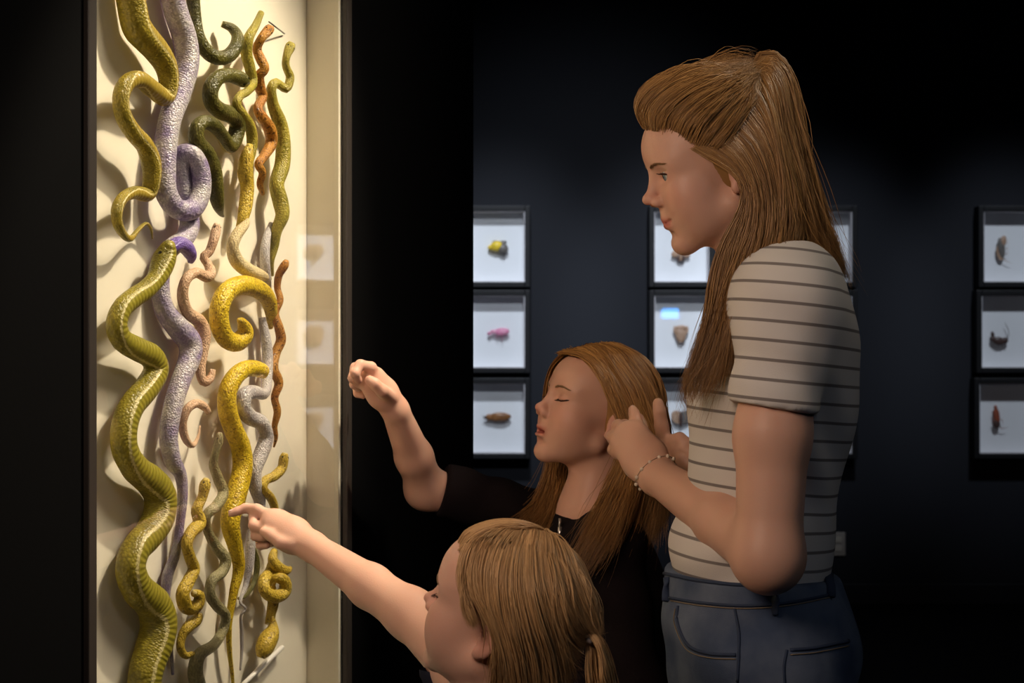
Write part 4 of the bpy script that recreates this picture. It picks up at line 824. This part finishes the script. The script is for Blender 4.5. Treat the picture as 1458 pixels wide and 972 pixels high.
# raised right arm
sh, el, wr = W(800, 745, 2.71), W(607, 694, 2.66), W(562, 582, 2.545)
S.caps(A(838, 768, .09), sh, .04, .038, .03); S.caps(sh, el, .036, .0305, .02); S.ell(el+np.array([-.002, 0, -.006]), (.029, .029, .028), k=.015)
fm = el*.6+wr*.4; S.caps(el, fm, .0305, .0285, .015); S.caps(fm, wr, .0285, .0205, .012)
nr = np.array([.35, -.80, .45]); kn = W(530, 541, 2.515)
S.caps(wr, wr*.45+kn*.55, .0205, .024, .010, flat=(nr, 1.3)); S.caps(wr*.45+kn*.55, kn, .025, .0235, .01, flat=(nr, 1.35))
KM = [W(528, 523, 2.50), W(518, 530, 2.53), W(514, 542, 2.55), W(516, 554, 2.565)]
for a in KM: S.caps(wr*.4+kn*.6, a, .0105, .0088, .007)
finger(S, [KM[0], W(513, 519, 2.485), W(505, 531, 2.475), W(510, 541, 2.485)], .0085, .0064)
finger(S, [KM[1], W(506, 523, 2.515), W(502, 538, 2.50), W(510, 547, 2.51)], .0085, .0064)
finger(S, [KM[2], W(506, 533, 2.54), W(504, 547, 2.525), W(512, 553, 2.53)], .0082, .0062)
finger(S, [KM[3], W(507, 549, 2.56), W(509, 560, 2.55), W(517, 563, 2.545)], .0075, .0056)
finger(S, [W(556, 566, 2.52), W(544, 556, 2.49), W(533, 546, 2.48), W(526, 541, 2.48)], .0108, .0074)
# left upper arm and hanging forearm with hand
shl, ell_, wrl = W(868, 775, 2.50), W(905, 985, 2.47), W(860, 1110, 2.42)
S.caps(A(850, 775, -.07), shl, .04, .038, .03)
V, Q = S.mesh('b', 2); me = raw_mesh('body', V, Q); set_col(me, skin_colour(V, HM, (.66, .375, .275))); obj('body', me, M_SKIN, mid)
face_parts(HM, mid, (.26, .15, .075), lid=0, skin=(V, Q))
M_TOP = mat('dark_plum_knit', (.009, .0055, .0065), .9, .12, bump=.35, bscale=350)
S = SDF(W(600, 1200, 2.5)+[-.02, -.16, -.05], [W(985, 700, 2.6)[0]+.06, 2.95, W(800, 640, 2.7)[2]], .0045)
S.caps(A(852, 790, -.065), A(840, 780, .085), .055, .055, .04); S.ell(A(858, 880), (.105, .135, .17), k=.04); S.ell(A(862, 1020), (.11, .14, .16), k=.05)
S.caps(A(838, 775, .08), sh, .052, .048, .03); S.caps(sh, W(628, 698, 2.665), .047, .040, .03); S.caps(W(660, 699, 2.67), W(623, 697, 2.662), .040, .0385, .01)
d = (el-sh)/np.linalg.norm(el-sh); p = W(629, 697, 2.665); S.plane(p, d, p-[.06, .07, .07], p+[.03, .07, .07], .003)
S.caps(A(852, 785, -.06), shl, .052, .050, .03); S.caps(shl, ell_, .048, .042, .02); S.caps(ell_, wrl, .042, .034, .02)
nb = A(838, 745); na = h(-18, 0, -30)-nb; na /= np.linalg.norm(na); S.caps(nb+na*.03, nb-na*.02, .0505, .058, .015); pc = nb+na*.012; S.plane(pc, na, pc-.075, pc+[.075, .075, .085], .004); S.caps(nb+na*.12, nb-na*.01, .0435, .0435, .003, 'cut')
top_ = cloth('zip_top', S, M_TOP, mid, [((.5, 0, 1), 70, .004, 0, A(870, 850, -.1), (.1, .2, .14)), ((1, 0, .4), 80, .0035, 1, W(720, 700, 2.66), (.09, .1, .08))])
M_ZIP = mat('zip_metal', (.55, .5, .46), .3, .5, .9)
zt = A(797, 738, -.052); MB().tube([zt, zt+[0, -.002, -.014]], .0022, 6).tube([zt+[0, -.004, -.012], zt+[-.001, -.005, -.034]], [.0035, .0026], 8, .5).build('zip_pull', M_ZIP, top_)
MB().tube([A(797, 738, -.048), A(793, 790, -.07), A(788, 860, -.085)], .0018, 6).build('zip', M_ZIP, top_)
S = SDF(wrl-.1, wrl+.1, .0025); S.caps(ell_*.15+wrl*.85, wrl, .022, .02, .01); S.caps(wrl, wrl+[-.015, -.005, -.05], .021, .023, .008, flat=((0, 1, 0), 1.5))
for i in range(4): 
    b_ = wrl+np.array([-.03+.014*i, -.005, -.055]); finger(S, [b_, b_+[-.004, -.003, -.022], b_+[-.002, -.012, -.042+.003*abs(i-1)]], .0078, .006)
finger(S, [wrl+[-.02, -.005, -.02], wrl+[-.04, -.012, -.045], wrl+[-.042, -.018, -.062]], .0085, .0065)
V, Q = S.mesh('b', 2); me = raw_mesh('left_hand', V, Q); set_col(me, np.tile([.62, .37, .26], (len(V), 1))); obj('left_hand', me, M_SKIN, mid)
def legs(par, x, Yc, dy, zhip, m, r=(.075, .05, .042), name='trousers'):
    S = SDF([x-.16, Yc-.22, .03], [x+.16, Yc+.22, zhip+.14], .006)
    S.ell((x, Yc, zhip+.02), (.10, .13, .11), k=.03)
    for q in (-1, 1): S.chain([np.array([x, Yc+q*dy*.8, zhip]), np.array([x-.005, Yc+q*dy, zhip*.52]), np.array([x+.005, Yc+q*dy, .09])], list(r), .03)
    S.plane((0, 0, .06), (0, 0, -1), (x-.3, Yc-.4, 0), (x+.3, Yc+.4, .07), .004)
    return cloth(name, S, m, par)
M_LEG = mat('black_leggings', (.012, .012, .015), .85, .2, bump=.2, bscale=300)
legs(mid, A(866, 0)[0], YM, .07, .60, M_LEG); shoes(mid, A(866, 0)[0], YM, .07, mat('dark_canvas', (.03, .03, .035), .8, .2), M_SOLE, .09)
G = lambda *a: [A(*p) for p in a]
near = [G((803,503,-.004),(822,503,-.036),(846,512,-.062),(862,536,-.078),(876,572,-.084),(889,606,-.086),(886,650,-.092),(866,696,-.12),(842,742,-.155),(812,800,-.175)),
  G((808,500,-.004),(832,504,-.042),(858,520,-.068),(875,548,-.082),(890,584,-.087),(899,620,-.088),(896,662,-.096),(882,704,-.13),(856,756,-.168),(826,808,-.182)),
  G((822,495,-.006),(846,514,-.055),(870,546,-.08),(888,584,-.087),(900,622,-.088),(903,664,-.1),(896,708,-.135),(872,764,-.172),(842,812,-.185)),
  G((842,490,-.006),(872,512,-.05),(900,548,-.076),(914,590,-.084),(922,632,-.085),(922,676,-.088),(914,722,-.10),(898,770,-.12)),
  G((862,488,-.004),(900,510,-.04),(928,552,-.056),(938,598,-.066),(942,644,-.07),(940,690,-.075),(934,740,-.085),(924,790,-.10)),
  G((880,489,.002),(920,512,-.015),(942,552,-.02),(950,600,-.025),(952,650,-.03),(950,700,-.03),(946,750,-.04))]
far = [G((800,506,.006),(786,520,.05),(777,548,.075),(776,590,.09),(786,640,.09),(776,690,.075),(752,728,.05),(722,752,.03)),
  G((803,502,.008),(794,516,.055),(790,556,.085),(790,606,.095),(792,656,.085),(782,706,.055),(764,742,.03),(738,766,.01)),
  G((818,496,.01),(818,520,.07),(818,580,.1),(812,640,.09),(802,696,.06),(790,736,.03),(770,772,.005)),
  G((838,490,.01),(850,530,.08),(852,600,.1),(838,670,.08),(820,720,.05),(806,760,.02),(800,790,0)),
  G((870,488,.01),(900,525,.06),(914,600,.085),(906,680,.085),(890,750,.08)), G((882,490,.004),(930,525,.02),(948,590,.02),(948,660,.02),(942,740,.0))]
PU = skull_push(HM, 2.5)
sh2 = [hair_paths(near, 2800, 20, .008, .0052, 60, PU, 31, root_jit=.06, endjit=.006, len_jit=.2), hair_paths(far, 1600, 20, .008, .005, 45, PU, 32, endjit=.006, len_jit=.2), hair_paths([[p+np.array([-.012, -.002, 0])*(1-i/len(g)) for i, p in enumerate(g)] for g in near[:3]], 260, 20, .004, .004, 60, PU, 35, root_jit=.1, endjit=.006), hair_paths(near, 80, 20, .014, .009, 40, PU, 33, endjit=.014), hair_paths(far[:3], 50, 20, .012, .009, 25, PU, 34, endjit=.014)]
o_, R_, s_ = HM; lo_ = np.minimum(h(-150, -100, -130), h(120, 100, 140))-.1
S = SDF(lo_, np.maximum(h(-150, -100, -130), h(120, 100, 140))+.1, .005)
S.ell(h(0, 0, 46), np.array([93, 74, 81])*s_, R_, .005); S.ell(h(-26, 0, 0), np.array([60, 70, 56])*s_, R_, .02); S.plane(h(40, 0, 84), R_@np.array([.93, 0, -.36]), h(0, 0, 0)-.3, h(0, 0, 0)+.3, .004)
hair_mesh('hair', sh2, M_HAIR, mid, (.17, .072, .021), (.54, .28, .09), S.mesh('c', 2), .00062, 6)

# ------------------------------------------------------------------ small child pointing at the glass
YS = 1.85; B = PX(YS); sml = thing('person', 'small fair-haired child in front, seen from behind, pointing at the glass', 'person', (B(740, 900)[0], YS+.02, 0))
HS = headM(YS, 719, 887, -21, 18.5, -5, .868)
tip = on_case(329, 731, .007)
S = SDF([tip[0]-.02, 1.70, .78], [B(870, 900)[0]+.02, 2.44, 1.12], .0025)
h = head_prims(S, HS, lid=0, jaw=.9, nose=.99, cheeks=1.12)
S.caps(h(-12, 0, -45), B(700, 1050), .042, .042, .035); S.caps(B(712, 1040), B(722, 1090), .045, .055, .03)
# right arm stretched out to the glass
sh, el, wr = W(664, 958, 1.985), W(585, 874, 2.10), W(445, 778, 2.235)
S.caps(B(722, 1040), sh, .04, .036, .03); S.caps(sh, el, .0335, .0295, .02); fm = el*.6+wr*.4; S.caps(el, fm, .0300, .0275, .02); S.caps(fm, wr, .0275, .0190, .012)
nr = np.array([.3, -.85, .35]); kn = W(394, 748, 2.27)
S.caps(wr, wr*.45+kn*.55, .0195, .0235, .01, flat=(nr, 1.25)); S.caps(wr*.45+kn*.55, kn, .0245, .0235, .01, flat=(nr, 1.3))
KS = [W(383, 735, 2.275), W(378, 748, 2.295), W(379, 760, 2.305), W(384, 770, 2.305)]
for a in KS: S.caps(wr*.35+kn*.65, a, .0105, .0088, .007)
finger(S, [KS[0], W(366, 725, 2.283), W(350, 723, 2.290), tip*.6+W(350, 723, 2.290)*.4, tip], .0084, .0050)
finger(S, [KS[1], W(362, 738, 2.285), W(361, 748, 2.268), W(371, 752, 2.262)], .0084, .0064)
finger(S, [KS[2], W(364, 752, 2.292), W(364, 763, 2.272), W(374, 765, 2.265)], .0082, .0062)
finger(S, [KS[3], W(370, 767, 2.298), W(371, 776, 2.28), W(380, 776, 2.272)], .0075, .0056)
finger(S, [W(420, 775, 2.235), W(400, 772, 2.235), W(386, 762, 2.243), W(376, 757, 2.25)], .0100, .0068)
V, Q = S.mesh('b', 2); me = raw_mesh('body', V, Q); set_col(me, skin_colour(V, HS, (.66, .38, .28))); obj('body', me, M_SKIN, sml)
face_parts(HS, sml, (.30, .19, .10), lid=0, skin=(V, Q))
nail(tip, tip-W(350, 723, 2.29), (0, 0, 1), .0052, M_NAIL, sml)
M_SHS = mat('navy_jersey', (.015, .018, .035), .9, .15, bump=.3, bscale=350)
S = SDF([B(640, 0)[0]-.10, 1.60, .36], [B(860, 0)[0]+.08, 2.12, .90], .0045)
S.caps(W(728, 1050, 1.76), sh+[.03, 0, -.02], .05, .046, .04); S.ell(B(735, 1150), (.09, .125, .13), k=.04); S.ell(B(745, 1350), (.095, .13, .16), k=.05)
S.caps(W(725, 1045, 1.78), W(735, 1180, 1.73), .046, .040, .02); S.caps(sh+[.02, 0, -.02], sh*.6+el*.4+[0, 0, -.01], .041, .041, .02)
d = (el-sh)/np.linalg.norm(el-sh); p = sh*.68+el*.32; S.plane(p, d, p-[.08, .08, .1], p+[.03, .1, .05], .003)
S.caps(h(-12, 0, -45), B(702, 1042), .044, .046, .010, 'cut')
cloth('jersey', S, M_SHS, sml)
S = SDF([B(640, 0)[0]-.12, 1.60, .36], [B(860, 0)[0]+.08, 1.84, .76], .0028)
e0, e1, e2 = W(735, 1150, 1.735), W(752, 1290, 1.715), W(690, 1400, 1.70); S.caps(e0, e1, .032, .028, .01); S.caps(e1, e2, .027, .019, .012)
S.caps(e2, e2+[-.025, 0, -.035], .019, .021, .008, flat=((0, 1, 0), 1.5))
for i in range(4):
    b_ = e2+np.array([-.042+.010*i, 0, -.034-.007*i]); finger(S, [b_, b_+[-.014, -.004, -.018], b_+[-.016, -.012, -.034]], .007, .0055)
finger(S, [e2+[-.01, -.01, -.01], e2+[-.03, -.02, -.02], e2+[-.042, -.022, -.034]], .008, .006)
V, Q = S.mesh('b', 2); me = raw_mesh('left_arm', V, Q); set_col(me, np.tile([.64, .38, .27], (len(V), 1))); obj('left_arm', me, M_SKIN, sml)
legs(sml, B(745, 0)[0], YS, .06, .46, mat('grey_leggings', (.05, .05, .06), .85, .2, bump=.2, bscale=300), (.068, .046, .038), 'leggings'); shoes(sml, B(745, 0)[0], YS, .06, mat('red_canvas', (.2, .03, .04), .8, .2), M_SOLE, .07)
G = lambda *a: [B(*p) for p in a]
wispS = [G((716,749,-.02),(680,762,-.03),(660,784,-.045),(654,812,-.055),(659,845,-.066),(666,872,-.076),(672,884,-.078)),
  G((722,747,-.02),(684,764,-.035),(666,788,-.05),(660,816,-.06),(664,848,-.072),(671,878,-.08),(676,892,-.08))]
nearS = [
  G((726,746,-.02),(690,764,-.05),(672,796,-.066),(670,836,-.08),(688,868,-.088),(706,905,-.088),(704,950,-.075),(700,990,-.06)),
  G((738,745,-.01),(708,770,-.06),(694,810,-.084),(696,860,-.095),(712,910,-.09),(720,955,-.08),(718,1010,-.06)),
  G((750,746,-.01),(730,778,-.065),(722,830,-.095),(728,885,-.1),(740,935,-.09),(746,980,-.075),(748,1030,-.06)),
  G((760,749,0),(756,788,-.065),(758,840,-.098),(770,890,-.1),(784,935,-.085),(790,985,-.07),(790,1030,-.06)),
  G((768,752,0),(785,792,-.055),(796,840,-.085),(808,880,-.085),(824,904,-.07),(838,905,-.055)),
  G((775,755,.005),(810,790,-.03),(832,835,-.05),(843,872,-.055),(846,898,-.05)), G((780,758,.01),(822,795,.0),(842,840,-.01),(852,875,-.03),(848,902,-.045))]
topS = [G((652,776,-.004),(672,757,-.004),(706,745,0),(744,747,.004),(778,757,.01)), G((656,786,-.03),(676,766,-.035),(706,752,-.035),(744,752,-.03),(776,760,-.01)), G((655,775,.03),(680,758,.04),(716,750,.045),(756,756,.045),(796,775,.04))]
farS = [G((654,778,.02),(650,800,.045),(660,840,.07),(680,890,.085),(700,940,.08),(706,1000,.06)), G((700,748,.03),(705,790,.085),(715,850,.1),(735,920,.09),(750,980,.07),(755,1030,.06)), G((745,748,.03),(770,790,.07),(785,850,.09),(800,900,.08),(800,960,.06)), G((778,757,.02),(815,800,.04),(835,850,.04),(846,890,.0),(846,904,-.03))]
ponyS = [G((838,900,-.06),(850,918,-.07),(858,948,-.072),(862,985,-.07),(858,1030,-.065)), G((842,898,-.045),(858,915,-.045),(868,945,-.045),(873,985,-.045),(870,1035,-.045)), G((836,904,-.05),(836,925,-.06),(836,955,-.065),(838,990,-.065),(836,1030,-.06))]
PU = skull_push(HS, 2.2)
shS = [hair_paths(wispS, 380, 18, .005, .002, None, PU, 46, endjit=.002), hair_paths(nearS, 3200, 20, .006, .0018, None, PU, 41, root_jit=.05, endjit=.003), hair_paths(topS, 1700, 16, .006, .0015, None, PU, 42, root_jit=.15), hair_paths(farS, 900, 18, .006, .002, None, PU, 43), hair_paths(ponyS, 700, 16, .004, .003, None, (), 44, endjit=.006), hair_paths(nearS, 60, 18, .010, .007, 30, PU, 45, endjit=.010)]
o_, R_, s_ = HS; S = SDF(np.minimum(h(-150, -120, -130), h(120, 100, 140))-.1, np.maximum(h(-150, -120, -130), h(120, 100, 140))+.1, .005)
S.ell(h(0, 0, 46), np.array([92.5, 73.5, 80.5])*s_, R_, .005); S.ell(h(-26, 0, 0), np.array([60, 70, 56])*s_, R_, .02); S.plane(h(38, 0, 84), R_@np.array([.93, 0, -.36]), h(0, 0, 0)-.3, h(0, 0, 0)+.3, .004)
hair_mesh('hair', shS, M_HAIR, sml, (.29, .16, .065), (.66, .405, .19), S.mesh('c', 2), .00052, 8)
MB().tube([B(841+5*math.cos(t), 902+11*math.sin(t), -.05+.012*math.cos(t+1)) for t in np.linspace(0, 6.28, 18)], .0035, 8).build('hair_tie', mat('hair_tie_pale', (.4, .33, .3), .8, .2), sml)
